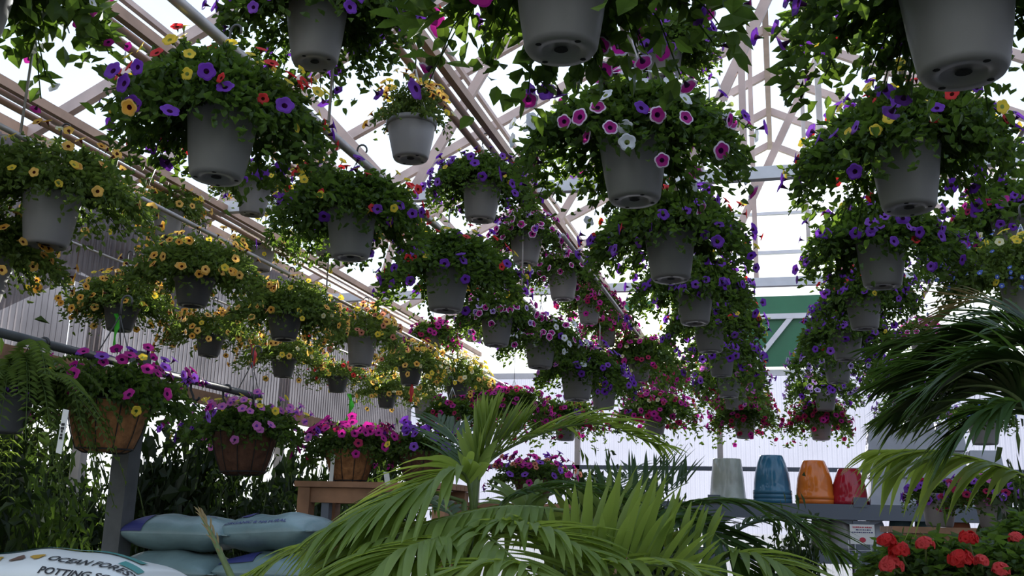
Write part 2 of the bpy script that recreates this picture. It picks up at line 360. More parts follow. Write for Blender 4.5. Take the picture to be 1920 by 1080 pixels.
def make_foliage(name, seed, mat, R=.46, top=.25, drop=.24, ns=160, L=.05, asp=.55, hi=True, per=18, potr=.13, skirt=.62, shell=2600, nsite=170, off=.056, stem=True):
    rs = np.random.RandomState(seed); LV = []; sites = []; curves = []
    lump = rs.uniform(0, 6.28, 3)
    def rad(az): return R * (1 + .10 * math.sin(2 * az + lump[0]) + .08 * math.sin(3 * az + lump[1]))
    for i in range(ns):
        az = rs.uniform(0, 6.283); rb = potr * math.sqrt(rs.uniform()); e = np.array((math.cos(az), math.sin(az), 0)); Z = np.array((0, 0, 1.))
        P0 = e * rb
        if rs.uniform() < skirt:
            Re = rad(az) * rs.uniform(.72, 1.05); ze = -drop * rs.uniform(0.0, 1.1) * (1 if rs.uniform() < .7 else .2) * min(1, Re / rad(az)) ** 3
            P1 = e * (Re * .68) + Z * (.04 + .16 * rs.uniform()); P2 = e * Re + Z * ze
        else:
            q = math.sqrt(rs.uniform()); az2 = rs.uniform(0, 6.283); e2 = np.array((math.cos(az2), math.sin(az2), 0))
            P2 = e2 * (rad(az2) * .85 * q) + Z * (top * math.sqrt(max(0, 1 - .8 * q * q)) * rs.uniform(.7, 1.12)); P1 = (P0 + P2) * .5 + Z * .05 + e2 * .02
        curves.append((P0, P1, P2))
        prev = None
        for j in range(per):
            t = .16 + .84 * (j + rs.uniform(0, .8)) / per
            p = bez(P0, P1, P2, t); tg = 2 * (1 - t) * (P1 - P0) + 2 * t * (P2 - P1); tg = tg / (np.linalg.norm(tg) + 1e-9)
            sd = np.cross(tg, Z); sd /= np.linalg.norm(sd) + 1e-6; a = rs.uniform(0, 6.283); s2 = sd * math.cos(a) + np.cross(tg, sd) * math.sin(a)
            d = tg * rs.uniform(.2, .9) + s2 * rs.uniform(.5, 1.0) + Z * rs.uniform(-.35, .25)
            up = Z + rs.normal(0, .45, 3)
            LV.append((p, d, up, rs.uniform(.65, 1.2) * (1.0 if t < .85 else .75)))
        sites.append((P2, P2 - np.array((0, 0, -.05)) * 1.0))
    for i in range(shell):
        az = rs.uniform(0, 6.283); e = np.array((math.cos(az), math.sin(az), 0)); q = rs.uniform(.25, 1.0)
        z = top * .8 * (1 - q * q) - drop * .55 * q ** 3 + rs.normal(0, .036) - (drop * rs.uniform(0, .6) * min(1, max(0, (q - .68) / .3)) if rs.uniform() < .6 else 0); p = e * rad(az) * q * .97 + np.array((0, 0, z))
        LV.append((p, e * .7 + rs.normal(0, .6, 3), np.array((0, 0, 1.)) + rs.normal(0, .4, 3), rs.uniform(.7, 1.15)))
    V, F = place_leaves(LV, name, mat, hi, L, asp, rs)
    mb = MB(); mb.v = [tuple(v) for v in V]; mb.f = F; mb.m = [0] * len(F); mb.sm = [False] * len(F)
    if stem:
        for P0, P1, P2 in curves[::1 if hi else 3]:
            mb.tube([bez(P0, P1, P2, t) for t in (0, .25, .5, .75, 1)], .0028, 3, 0, False)
    fo = Foliage(); fo.me = mb.mesh(name, mat); fo.sites = []
    # blossom sites: stem ends and the outer shell; (position, facing, height 0..1)
    def normal(p):
        n = np.array((p[0], p[1], (p[2] - .0) * 1.1 + .10)); n = n / (np.linalg.norm(n) + 1e-9) + rs.normal(0, .33, 3); return n / np.linalg.norm(n)
    pts = [s[0] for s in sites]
    while len(pts) < nsite + 40:
        az = rs.uniform(0, 6.283); e = np.array((math.cos(az), math.sin(az), 0)); q = rs.uniform(.2, 1.0) ** .6
        pts.append(e * rad(az) * q + np.array((0, 0, top * (1 - q * q) ** .7 - drop * .5 * q ** 3 + rs.uniform(-.02, .06))))
    rs.shuffle(pts)
    for p in pts:
        n = normal(p); fo.sites.append((np.array(p) + n * off, n, float((p[2] + drop) / (top + drop))))
    fo.R = R
    return fo
BIG = [make_foliage('foliage', 10 + i, M['leaf'], L=.052) for i in range(4)]
BROAD = make_foliage('foliage', 31, M['leaf'], R=.47, top=.22, drop=.30, L=.085, asp=.62, ns=120, per=11, shell=950)
YEL = [make_foliage('foliage', 40 + i, M['leafy'], R=.48, top=.31, drop=.18, L=.046, asp=.46, ns=150, per=17, shell=1800) for i in range(3)]
UPR = make_foliage('foliage', 50, M['leafy'], R=.25, top=.25, drop=.06, L=.034, asp=.36, ns=80, per=13, shell=160, skirt=.28, potr=.11)
FAR = [make_foliage('foliage', 60 + i, M['leaf'], R=.47, top=.24, drop=.34, L=.078, asp=.58, ns=100, per=10, shell=1000, hi=False) for i in range(3)]
FARY = [make_foliage('foliage', 70 + i, M['leafy'], R=.50, top=.31, drop=.19, L=.064, asp=.5, ns=100, per=11, shell=800, hi=False) for i in range(2)]
COF = make_foliage('foliage', 80, M['leaf'], R=.42, top=.19, drop=.10, L=.042, ns=130, per=14, shell=750, skirt=.45, off=.085)

# blossoms: five-lobed trumpet, throat / blade / edge in slots 0 / 1 / 2, calyx and tube in slot 3
def bloom_mesh(name, r, throat, blade, edge, hi=True, double=False):
    b = MB(); n = 30 if hi else 10
    def ring(rad, z, lobe):
        k = [rad * (1 - 1.25 * lobe * (1 - abs(math.cos(2.5 * 2 * math.pi * j / n)))) for j in range(n)]
        return [(k[j] * math.cos(2 * math.pi * j / n), k[j] * math.sin(2 * math.pi * j / n), z) for j in range(n)]
    R0, R1, R2, R3 = ring(r * .10, -r * .75, 0), ring(r * .30, -r * .12, .02), ring(r * .80, r * .05, .09), ring(r * 1.0, r * .0, .13)
    vs = R0 + R1 + R2 + R3
    q = lambda k, mi: [b.add(vs, [(k * n + j, k * n + (j + 1) % n, (k + 1) * n + (j + 1) % n, (k + 1) * n + j) for j in range(n)], mi, True)]
    b.add(vs, [(j, (j + 1) % n, n + (j + 1) % n, n + j) for j in range(n)], 0, True)
    b.add(vs, [(n + j, n + (j + 1) % n, 2 * n + (j + 1) % n, 2 * n + j) for j in range(n)], 1, True)
    b.add(vs, [(2 * n + j, 2 * n + (j + 1) % n, 3 * n + (j + 1) % n, 3 * n + j) for j in range(n)], 2, True)
    b.tube([(0, 0, -r * .7), (0, 0, -r * 1.1)], [r * .12, r * .05], 5, 3)
    return b.mesh(name, [M['f_' + throat], M['f_' + blade], M['f_' + edge], M['calyx']])
BS = {'purple': (.040, 'darkeye', 'purple', 'purple'), 'violet': (.038, 'darkeye', 'violet', 'violet'), 'magenta': (.038, 'darkeye', 'magenta', 'magenta'), 'crimson': (.034, 'darkeye', 'crimson', 'crimson'),
      'red': (.031, 'brown', 'red', 'red'), 'yellow': (.030, 'geye', 'yellow', 'yellow'), 'orange': (.036, 'brown', 'orange', 'apricot'), 'apricot': (.036, 'brown', 'apricot', 'apricot'), 'white': (.040, 'geye', 'white', 'white'),
      'pink': (.037, 'violet', 'pink', 'pink'), 'lavender': (.036, 'darkeye', 'lavender', 'rimwhite'), 'cream': (.028, 'yeye', 'cream', 'cream'), 'salmon': (.028, 'brown', 'salmon', 'salmon'), 'picotee': (.042, 'darkeye', 'magenta', 'rimwhite'), 'blue': (.016, 'white', 'blue', 'blue'), 'coral': (.03, 'brown', 'coral', 'coral')}
BM = {k: bloom_mesh('bloom', *v) for k, v in BS.items()}
BL = {k: bloom_mesh('bloom', v[0] * 1.12, *v[1:], hi=False) for k, v in BS.items()}
BLV = {}
for k, me in BL.items():
    BLV[k] = (np.array([v.co[:] for v in me.vertices]), [tuple(p.vertices) for p in me.polygons], [p.material_index for p in me.polygons])
def frame_of(n, spin):
    n = Vector(n); q = n.to_track_quat('Z', 'Y'); return (q.to_matrix() @ Matrix.Rotation(spin, 3, 'Z'))

# pots (unit: rim diameter 0.30, z = 0 at the bottom)
def pot_mesh(name, mat, lip=False, H=.285, rb=.112, rt=.15):
    b = MB()
    if lip:
        pr = [(0, .012), (rb * .55, .012), (rb * .6, 0), (rb * .94, 0), (rb, .012), (rb + (rt - rb) * .62, H * .62), (rt * .93, H - .035), (rt * .95, H - .03), (rt * 1.0, H - .028), (rt * 1.02, H), (rt * .97, H), (rt * .93, H - .03)]
    else:
        pr = [(0, .010), (rb * .5, .010), (rb * .55, 0), (rb * .92, 0), (rb * 1.0, .014), (rb + (rt - rb) * .45, H * .42), (rb + (rt - rb) * .82, H * .82), (rt * .99, H - .012), (rt, H), (rt * .95, H), (rt * .93, H - .03)]
    b.lathe(pr, 40)
    b.lathe([(rt * .93, H - .03), (0, H - .022)], 40, 1)
    b.lathe([(.022, .006), (0, .006)], 12, 2)
    for j in range(4):
        a = j * math.pi / 2 + .4; b.lathe([(.010, -.001), (0, -.001)], 8, 2, (rb * .75 * math.cos(a), rb * .75 * math.sin(a), 0))
    return b.mesh(name, [mat, M['soil'], M['hole']])
POT = pot_mesh('pot', M['pot']); POTL = pot_mesh('pot', M['pot'], True, .235, .105); POTD = pot_mesh('pot', M['potdark'], True, .215, .105)
POTH = {POT.name: .285, POTL.name: .235, POTD.name: .215}
def hook_mesh():
    b = MB(); pts = [(0, 0, 0), (0, 0, .05)] + [(.026 - .026 * math.cos(a), 0, .05 + .03 * math.sin(a) + .018) for a in np.linspace(0, math.pi * 1.15, 9)]
    b.tube(pts, .0055, 6); return b.mesh('hook', M['dwire'])
HOOK = hook_mesh()
NB = [0]; BF = 1.9
def basket(px, py, w, row, fo, scheme, label, pot=None, X=None, pipe=None, D=None, nb=55, fs=1.0, cat='hanging basket', group=None, seed=None, thick=False, ft=1.0, hang=True, frame=None, lo=.3):
    """pixel of the pot's bottom, its rim width there, and the row it hangs in"""
    NB[0] += 1; rng = random.Random(seed or NB[0] * 7 + 3)
    pot = pot or POT
    v = ray(px, py); d = D or FOC * .30 / w
    p = v * d
    if X is not None: p = v * (X / v.x); d = X / v.x
    s = max(.7, min(1.5, w * d / FOC / .30))
    p = p + Vector((0, 0, EYE))
    rz = rng.uniform(0, 6.283)
    root = empty('hanging_basket' if hang else 'potted_petunia', label, cat if hang else 'potted plant', p, 0, group)
    H = POTH[pot.name]
    def tf(o): o.rotation_euler = (rng.uniform(-.03, .03), rng.uniform(-.03, .03), rz); o.scale = (s,) * 3; return o
    po = tf(link('pot', pot, root))
    f = link('foliage', fo.me, root, (0, 0, (H - .02) * s)); f.rotation_euler = (0, 0, rz); f.scale = (s * fs, s * fs, s * fs * ft)
    hi = w >= 58
    # wires, hook and drop to the pipe
    hz = (H + .36) * s
    topz = hz + .12
    if pipe:
        topz = max(hz + .06, PIPES[pipe][1] - p.z)
        hz = min(hz, topz - .1)
    if frame:
        fr = link('wire_frame', frame, po)
    mb = MB()
    r = .0032 if not thick else .0042
    for j in range(3):
        a = rz + j * 2.094 + .5; mb.tube([(.147 * s * math.cos(a), .147 * s * math.sin(a), (H - .012) * s), (.02 * math.cos(a), .02 * math.sin(a), hz - .05), (0, 0, hz)], r, 4)
    if topz - hz > .14: mb.tube([(0, 0, hz), (0, 0, topz - .09)], r, 4)
    if hang:
        hg = link('hanger', mb.mesh('hanger', M['dwire' if frame else 'wire']), root)
        hk = link('hook', HOOK, hg, (0, 0, topz - .095)); hk.rotation_euler = (0, 0, rng.choice((0, .3, math.pi)))
    # blossoms
    R = Matrix.Rotation(rz, 3, 'Z'); k = 0; far = {}
    sites = list(fo.sites); 
    for (q, n, h) in sites:
        if k >= (min(98, nb * BF) if w >= 58 else nb * BF): break
        cols = [c for c in scheme]
        h2 = min(1.0, max(0.0, (h - .28) / .42))
        wts = [(a + (b_ - a) * h2) for a, b_ in scheme.values()]
        if sum(wts) <= 0 : continue
        if rng.random() > sum(wts) or (h < .38 and rng.random() < lo): continue
        c = rng.choices(cols, wts)[0]
        k += 1
        q2 = R @ Vector(q) * (s * fs); q2.z *= ft; n2 = R @ Vector(n)
        q2.z += (H - .02) * s
        if hi:
            o = link('bloom', BM[c], f); fm = f.matrix_basis.inverted()
            sc = rng.uniform(.76, 1.02) * min(s, 1.0) * (.88 if frame else 1)
            o.matrix_basis = fm @ (Matrix.Translation(q2) @ frame_of(n2, rng.uniform(0, 6)).to_4x4() @ Matrix.Diagonal((sc, sc, sc, 1)))
        else:
            far.setdefault(c, []).append((q2, frame_of(n2, rng.uniform(0, 6)), rng.uniform(.85, 1.15) * s))
    if far:
        mb = MB(); mats = []
        for c, L in far.items():
            bv, bf, bm = BLV[c]; base = len(mats); mats += list(BL[c].materials)
            for q2, Rm, sc in L:
                V = bv @ np.array(Rm).T * sc + np.array(q2); mb_o = len(mb.v)
                mb.v += [tuple(x) for x in V]
                for ff, mm in zip(bf, bm): mb.f.append(tuple(mb_o + i for i in ff)); mb.m.append(base + mm); mb.sm.append(True)
        o = link('blooms', mb.mesh('blooms', mats), root, kind='stuff')
    return root
# colour schemes: colour -> (chance low on the skirt, chance at the crown)
MIX = {'purple': (.62, .12), 'violet': (.2, .08), 'red': (.03, .42), 'yellow': (.05, .36)}
PUR = {'purple': (.62, .45), 'violet': (.28, .3), 'red': (.0, .1), 'yellow': (.03, .06)}
VIO = {'violet': (.35, .45), 'purple': (.45, .35), 'pink': (.05, .08)}
REDY = {'red': (.0, .5), 'yellow': (.03, .5), 'purple': (.6, .0), 'orange': (.05, .0)}
PICO = {'picotee': (.7, .75), 'lavender': (.12, .15)}
PICW = {'picotee': (.4, .32), 'white': (.25, .5), 'purple': (.08, .1)}
MAG = {'magenta': (.55, .55), 'crimson': (.3, .3)}
CRM = {'crimson': (.6, .45), 'magenta': (.3, .3), 'yellow': (.0, .08)}
MAGC = {'magenta': (.35, .5), 'crimson': (.3, .2), 'cream': (.05, .3)}
YO = {'apricot': (.35, .25), 'orange': (.25, .2), 'yellow': (.2, .4), 'cream': (.05, .15)}
ORG = {'apricot': (.4, .4), 'orange': (.4, .35), 'yellow': (.1, .2)}
YCR = {'cream': (.1, .45), 'yellow': (.35, .4), 'apricot': (.35, .1)}
SAL = {'salmon': (.5, .4), 'apricot': (.2, .3), 'red': (.05, .05), 'yellow': (.1, .2)}
VEIN = {'lavender': (.6, .6), 'purple': (.2, .2), 'pink': (.1, .1)}
MAGP = {'magenta': (.2, .25), 'picotee': (.5, .4), 'violet': (.2, .2)}
BLUY = {'blue': (.6, .55), 'yellow': (.2, .25), 'cream': (.05, .1)}

#DEFS
# --- aisle row left of the gap
basket(1052, 97, 185, 'C', BROAD, MAGP, 'large grey pot cut by the top edge at centre, magenta petunias trailing left of it', X=-.6, pipe='C', nb=58, fs=1.02, lo=0)
basket(1190, 377, 130, 'C', BIG[1], PICW, 'basket of white petunias and white-edged purple blooms, right of centre at mid height', X=-.6, pipe='C', nb=46)
basket(1258, 525, 97, 'C', BIG[0], MIX, 'purple petunia basket with red tops directly below the white petunia basket', X=-.6, pipe='C', nb=75)
basket(1303, 607, 72, 'C', BIG[2], PUR, 'purple basket with grey pot, third pot down the column under the white petunias', X=-.6, pipe='C', nb=66)
basket(1332, 660, 62, 'C', BIG[3], MIX, 'red and yellow topped basket, fourth pot down the column under the white petunias', X=-.6, pipe='C', nb=55)
basket(1353, 706, 51, 'C', FAR[0], VIO, 'violet basket, fifth pot down the column left of the green panel', X=-.6, pipe='C', nb=55)
basket(1367, 745, 48, 'C', FAR[1], {'pink': (.3, .3), 'violet': (.3, .3), 'red': (.15, .2)}, 'pink and violet basket, sixth pot down the column left of the green panel', X=-.6, pipe='C', nb=50)
basket(1378, 767, 44, 'C', FAR[2], CRM, 'crimson basket, seventh pot down the column above the sage glazed pot', X=-.6, pipe='C', nb=50, fs=.95)
basket(1390, 787, 40, 'C', FAR[0], CRM, 'crimson basket, second lowest pot of the column above the blue glazed pot', X=-.56, pipe='C', nb=50, fs=.9)
basket(1397, 822, 42, 'C', FAR[1], CRM, 'dark crimson basket at the bottom of the column above the sage and blue pots', X=-.5, pipe='C', nb=60, fs=.95)
# --- aisle row right of the gap
basket(1807, 140, 215, 'D', BIG[2], PUR, 'largest grey pot, cut by the top right corner, with purple petunias to its left', X=.55, pipe='D', nb=60, fs=1.0, lo=.2)
basket(1705, 392, 130, 'D', BIG[3], MIX, 'purple, red and yellow basket directly below the largest pot at top right', X=.6, pipe='D', nb=70)
basket(1655, 538, 92, 'D', BIG[1], PUR, 'dense purple basket, third pot down the right-hand column', X=.62, pipe='D', nb=70)
basket(1622, 617, 66, 'D', BIG[0], MIX, 'purple basket with coral tops, fourth pot down the right-hand column', X=.65, pipe='D', nb=60)
basket(1588, 675, 60, 'D', BIG[2], PUR, 'purple basket, fifth pot down the right-hand column beside the green panel', X=.63, pipe='D', nb=60)
basket(1572, 718, 53, 'D', FAR[2], VEIN, 'lavender basket, sixth pot down the right-hand column', X=.62, pipe='D', nb=55)
basket(1548, 770, 42, 'D', FAR[0], VEIN, 'white-edged lavender basket, second lowest of the column above the orange pot', X=.6, pipe='D', nb=50)
basket(1540, 825, 43, 'D', FAR[2], CRM, 'dark crimson basket at the bottom of the column above the orange glazed pot', X=.55, pipe='D', nb=65, fs=.95)
# --- high pot between
basket(1245, 152, 72, 'Cu', BIG[3], VIO, 'violet basket in a small warm-lit pot behind the white petunias at top', X=-.75, pipe='Cu', nb=75, fs=1.0)
# --- second row, upper tier
basket(590, 118, 115, 'Bu', BIG[1], PUR, 'high dark-leaved purple basket at the top edge left of centre', X=-2.15, pipe='Bu', nb=48, fs=1.05, lo=.3)
basket(770, 299, 95, 'Bu', UPR, YO, 'small grey lipped pot of upright yellow and orange calibrachoa, barely trailing', pot=POTL, X=-2.15, pipe='Bu', nb=34, thick=True)
basket(900, 413, 74, 'Bu', BIG[2], PUR, 'purple basket under the pair of pipes, just right of the small upright yellow one', X=-2.2, pipe='Bu', nb=85, fs=.92, ft=.95)
basket(985, 495, 62, 'Bu', BIG[3], PICO, 'magenta white-edged petunia basket near picture centre, the larger and higher of the two', X=-2.22, pipe='Bu', nb=60, fs=.8)
basket(1055, 562, 58, 'Bu', BIG[0], PICO, 'magenta white-edged petunia basket near picture centre, the lower one to the right', X=-2.2, pipe='Bu', nb=75, fs=.78)
basket(1104, 607, 45, 'Bu', FAR[1], MAG, 'bright magenta trailing basket left of the sun, in a tall grey pot', X=-2.22, pipe='Bu', nb=60, fs=.85)
basket(1137, 650, 39, 'Bu', FAR[0], MAG, 'magenta and red basket immediately left of the sun', X=-2.25, pipe='Bu', nb=60, fs=.9)
basket(1200, 714, 42, 'Bu', FAR[2], MAGC, 'sun-glared magenta and cream basket directly under the sun', X=-1.82, pipe='F', nb=90, fs=1.2, ft=1.12)
basket(1237, 747, 40, 'Bu', FAR[1], MAG, 'magenta cascade right below the sun against the white end wall', X=-1.82, pipe='F', nb=75, fs=1.0)
# --- second row, lower tier
basket(405, 335, 133, 'Bl', BIG[0], REDY, 'big sunlit basket with red and yellow crown and purple sides, upper left', X=-2.2, pipe='Bl', nb=66, fs=1.02)
basket(657, 484, 95, 'Bl', BIG[2], MIX, 'purple basket with yellow and red crown in a dark-shaded pot left of centre', X=-2.2, pipe='Bl', nb=85)
basket(835, 583, 85, 'Bl', BIG[3], MIX, 'purple and red basket at picture centre, below the pair of purple baskets', X=-2.15, pipe='Bl', nb=80)
basket(930, 648, 62, 'Bl', BIG[1], PICO, 'dark purple white-edged petunia basket, lower left of the two magenta ones', X=-2.3, pipe='Bl', nb=42, fs=.85)
basket(1012, 690, 60, 'Bl', BIG[0], PICW, 'basket of white and white-edged purple petunias in mid distance left of the sun', X=-2.2, pipe='Bl', nb=55, fs=.85)
basket(1082, 750, 64, 'Bl', BIG[3], VIO, 'shaded violet basket with wide dark pot lower left of the sun', X=-2.0, pipe='Bl', nb=45, fs=.85)
basket(1132, 768, 50, 'Bl', FAR[2], PUR, 'dim purple basket partly behind the shaded violet one below the sun', X=-2.05, pipe='Bl', nb=30, fs=.8)
basket(1228, 815, 44, 'Bl', FAR[0], MAGC, 'magenta and cream basket lowest before the white end wall, above the palm', X=-1.82, pipe='F', nb=85, fs=1.1)
basket(1060, 826, 44, 'Bl', FAR[1], CRM, 'dark crimson basket just above the right-hand palm fronds', X=-2.9, pipe='G', nb=60, fs=1.0)
basket(962, 806, 44, 'Bl', FAR[2], MAG, 'magenta basket behind the upright palm leaflets', X=-2.9, pipe='G', nb=80, fs=1.05)
# --- yellow rows on the left
basket(-55, 58, 140, 'Yu', BROAD, {'magenta': (.6, .7), 'white': (.4, .3)}, 'basket cut by the top left corner with magenta and white petunias', X=-3.95, pipe='Yu', nb=60, fs=1.15, lo=0)
basket(85, 462, 105, 'Yl', YEL[0], YO, 'large green basket with yellow blooms in a grey pot by the left edge', X=-4.1, pipe='Yl', nb=38, fs=1.02)
basket(360, 574, 76, 'Yl', YEL[1], ORG, 'orange-eyed petunia basket in a black pot in front of the corrugated wall', pot=POTD, X=-4.15, pipe='Yl', nb=40, fs=1.05)
basket(532, 637, 66, 'Yl', YEL[2], YO, 'bushy orange and yellow basket right of the black-potted one', pot=POTD, X=-4.12, pipe='Yl', nb=46, fs=1.05)
basket(675, 686, 56, 'Yl', FARY[0], SAL, 'salmon and orange basket in a lighter grey pot, lower centre left', X=-4.1, pipe='Yl', nb=75, fs=.98)
basket(768, 722, 46, 'Yl', FARY[1], YO, 'yellow basket in a dark pot just right of the salmon basket', pot=POTD, X=-4.15, pipe='Yl', nb=70, fs=1.0)
basket(856, 750, 46, 'Yl', FARY[0], YCR, 'yellow and cream basket furthest right of the yellow row', pot=POTD, X=-4.1, pipe='Yl', nb=75, fs=1.0)
basket(918, 788, 40, 'Yl', FAR[0], MAG, 'magenta basket just past the yellow and cream one, above the palm top', X=-4.1, pipe='Yl', nb=60, fs=.95)
basket(845, 812, 40, 'Yl', FAR[1], CRM, 'dark leafy basket with few crimson blooms left of the palm top', D=11.0, nb=28, fs=.9)
basket(472, 403, 62, 'Yu', YEL[1], {'orange': (.3, .3), 'purple': (.3, .2), 'yellow': (.1, .2)}, 'small brownish pot of orange and purple blooms behind the big sunlit basket', X=-4.0, pipe='Yu', nb=30, fs=.75)
basket(613, 480, 55, 'Yu', FAR[2], {'yellow': (.1, .15), 'purple': (.1, .1)}, 'pale lipped pot half hidden behind the dark-shaded purple basket', pot=POTL, X=-3.95, pipe='Yu', nb=16, fs=.8)
basket(808, 668, 40, 'Yu', FAR[1], MAG, 'magenta basket between the centre purple basket and the yellow row', D=13, nb=60, fs=.9)
basket(888, 640, 38, 'Yu', FAR[0], VIO, 'pale lipped pot with few violet blooms behind the dark purple white-edged basket', pot=POTL, D=13.4, nb=24, fs=.6)
basket(-38, 566, 92, 'Zl', YEL[2], ORG, 'orange petunia basket cut by the left edge, below the large green one', D=5.9, nb=60, fs=.98)
basket(223, 620, 66, 'Zl', YEL[0], ORG, 'orange basket with a lime ribbon in a black pot over the pipe rail', pot=POTD, X=-5.3, pipe='Zl', nb=60, fs=1.0, ft=.85)
basket(390, 668, 53, 'Zl', FARY[1], ORG, 'orange and yellow basket in a small black pot above the coral ribbon', pot=POTD, X=-5.6, pipe='Zl', nb=65, fs=1.05, ft=.85)
basket(530, 707, 48, 'Zl', FARY[0], YO, 'yellow basket in a small dark pot under the bushy orange and yellow one', pot=POTD, X=-5.6, pipe='Zl', nb=60, fs=1.05, ft=.8)
basket(632, 736, 41, 'Zl', FARY[1], {'red': (.2, .3), 'yellow': (.2, .3), 'cream': (.1, .2)}, 'small basket with red and yellow specks above the lime ribbon at centre left', pot=POTD, X=-5.6, pipe='Zl', nb=45, fs=.95, ft=.8)
basket(724, 765, 39, 'Zl', FARY[0], YCR, 'cream and orange basket in a black lipped pot against the bright corrugated wall', pot=POTD, X=-5.6, pipe='Zl', nb=70, fs=.95)
basket(793, 783, 37, 'Zl', FARY[1], {'cream': (.2, .4)}, 'cream-flowered basket with sparse leaves at the far end of the corrugated wall', X=-5.5, pipe='Zl', nb=24, fs=.7)
basket(490, 508, 46, 'Zu', FARY[0], YCR, 'yellow and cream basket with a pale tag in the pot, against the sky', X=-5.5, pipe='Zu', nb=65, fs=.95)
basket(312, 446, 54, 'Zu', FARY[1], YO, 'small yellow basket under the big sunlit one, beside the eave', X=-5.5, pipe='Zu', nb=45, fs=.9)
# --- right edge
basket(1868, 992, 62, 'E', BIG[0], {'crimson': (.25, .3), 'violet': (.25, .25), 'pink': (.1, .1)}, 'potted violet and crimson petunias standing at the right edge above the red geraniums', D=5.6, nb=50, fs=.8, hang=False, ft=.8)
basket(1762, 986, 46, 'E', FAR[0], {'violet': (.2, .25), 'crimson': (.2, .2)}, 'small dark potted petunia standing before the shelf, left of the violet and crimson one', D=6.0, nb=30, fs=.55, hang=False, ft=.8)
basket(1908, 478, 82, 'E', BIG[1], {'crimson': (.2, .2), 'magenta': (.3, .3), 'purple': (.4, .4)}, 'magenta and purple basket cut by the right edge at mid height', X=1.78, pipe='E', nb=90, fs=1.0)
basket(1825, 540, 62, 'E', BIG[2], PUR, 'shaded purple basket above the dead palm stalk at right', X=1.7, pipe='E', nb=70, fs=1.0)
basket(1932, 610, 92, 'E', YEL[2], BLUY, 'trailing basket of small blue and yellow flowers at the right edge', D=5.6, nb=80, fs=.95)
basket(1728, 664, 42, 'E', FAR[0], PICO, 'small white-edged purple petunia basket left of the dark right palm', X=1.85, pipe='E', nb=55, fs=.75)
basket(1676, 738, 38, 'E', FAR[1], VIO, 'violet basket between the right column and the dark right palm', X=1.4, pipe='E', nb=55, fs=.95)
basket(1722, 806, 46, 'E', FAR[2], VEIN, 'violet-veined basket hanging above the left stack of square white planters', X=1.75, pipe='E', nb=50, fs=.95)
basket(1848, 834, 60, 'E', BIG[3], {'blue': (.5, .4), 'yellow': (.1, .1)}, 'dark basket with tiny blue flowers above the short white planter at right', X=1.86, pipe='E', nb=40, fs=.6)

# ------------------------------------------------------------------ pipe rail with coco baskets, lower left
ra = atX(0, 618, -3.2); rb_ = atX(487, 749, -3.2); RZ = (ra.z + rb_.z) / 2
PIPES['R'] = (-3.2, RZ)
root = empty('pipe_rail', 'dark pipe rail on a grey post in front of the corrugated wall, lower left', 'rail', (-3.2, 4.4, 0))
b = MB(); b.tube([(0, -2.6, RZ), (0, rb_.y - 4.4, RZ)], .021, 10); link('rail', b.mesh('rail', M['post']), root)
py_ = 3.32 / .739
for k, yy in enumerate((py_ - .0, )):
    b = MB(); b.box((-.10, yy - 4.4 + .02, RZ / 2 + .05), (.10, .10, RZ + .1)); link('post', b.mesh('post', M['post']), root)
    b = MB(); b.box((-.05, yy - 4.4 + .02, RZ), (.14, .05, .06)); link('bracket', b.mesh('bracket', M['iron']), root)
pp = atD(614, 930, 6.1)
b = MB(); b.box((0, 0, .85), (.05, .05, 1.7)); t_ = link('garden_stake', b.mesh('garden_stake', M['shelf']), None, (pp.x, pp.y, 0)); tag(t_, 'thin dark upright stake beside the magenta basket at lower left', 'stake')
def shook():
    b = MB(); pts = [(.026 * math.cos(a) , 0, .026 * math.sin(a)) for a in np.linspace(math.pi * -.1, math.pi * 1.15, 9)]
    pts += [(-.02, 0, -.05), (0.0, 0, -.085)] + [(.02 - .02 * math.cos(a), 0, -.09 - .02 * math.sin(a)) for a in np.linspace(.3, math.pi, 6)]
    b.tube(pts, .007, 6); return b.mesh('s_hook', M['iron'])
SH = shook()
for (px, lab) in ((83, 'first black hook from the left edge on the dark pipe rail'), (275, 'second free black hook on the pipe rail, right of the lime ribbon'), (365, 'third free black hook on the pipe rail, left of the coral ribbon'), (425, 'fourth free black hook on the pipe rail, below the coral ribbon'), (481, 'black hook at the right-hand end of the pipe rail')):
    v = atX(px, 618 + .268 * px, -3.2); o = link('s_hook', SH, None, (-3.2, v.y, RZ)); tag(o, lab, 'hook', 'hooks on the pipe rail')
def coco(mat):
    b = MB(); pr = [(0, 0), (.075, 0), (.10, .012), (.122, .07), (.14, .14), (.15, .19), (.145, .195), (.138, .17)]
    b.lathe(pr, 40); b.lathe([(.138, .17), (0, .178)], 40, 1); me = b.mesh('liner', [mat, M['soil']]); POTH[me.name] = .195; return me
b = MB()
for j in range(11):
    a = 2 * math.pi * j / 11; b.tube([(r * math.cos(a), r * math.sin(a), z) for r, z in ((.03, -.003), (.076, -.003), (.103, .012), (.125, .07), (.143, .14), (.153, .192))], .0022, 4)
for r, z in ((.153, .192), (.104, .012)):
    b.tube([(r * math.cos(a), r * math.sin(a), z) for a in np.linspace(0, 6.283, 33)], .003, 4)
CFR = b.mesh('wire_frame', M['iron'])
COCO, COCOD = coco(M['coco']), coco(M['cocod'])
basket(195, 848, 150, 'R', COF, {'magenta': (.35, .5), 'violet': (.4, .3), 'yellow': (.08, .05)}, 'large coco-lined basket of magenta and purple petunias with a white marker, lower left', pot=COCO, X=-3.2, pipe='R', nb=60, fs=.80, frame=CFR)
basket(455, 890, 122, 'R', COF, {'pink': (.4, .55), 'purple': (.35, .0), 'yellow': (.02, .35)}, 'dark coco-lined basket of pink, yellow and purple blooms hanging from the rail', pot=COCOD, X=-3.2, pipe='R', nb=50, fs=.72, frame=CFR)
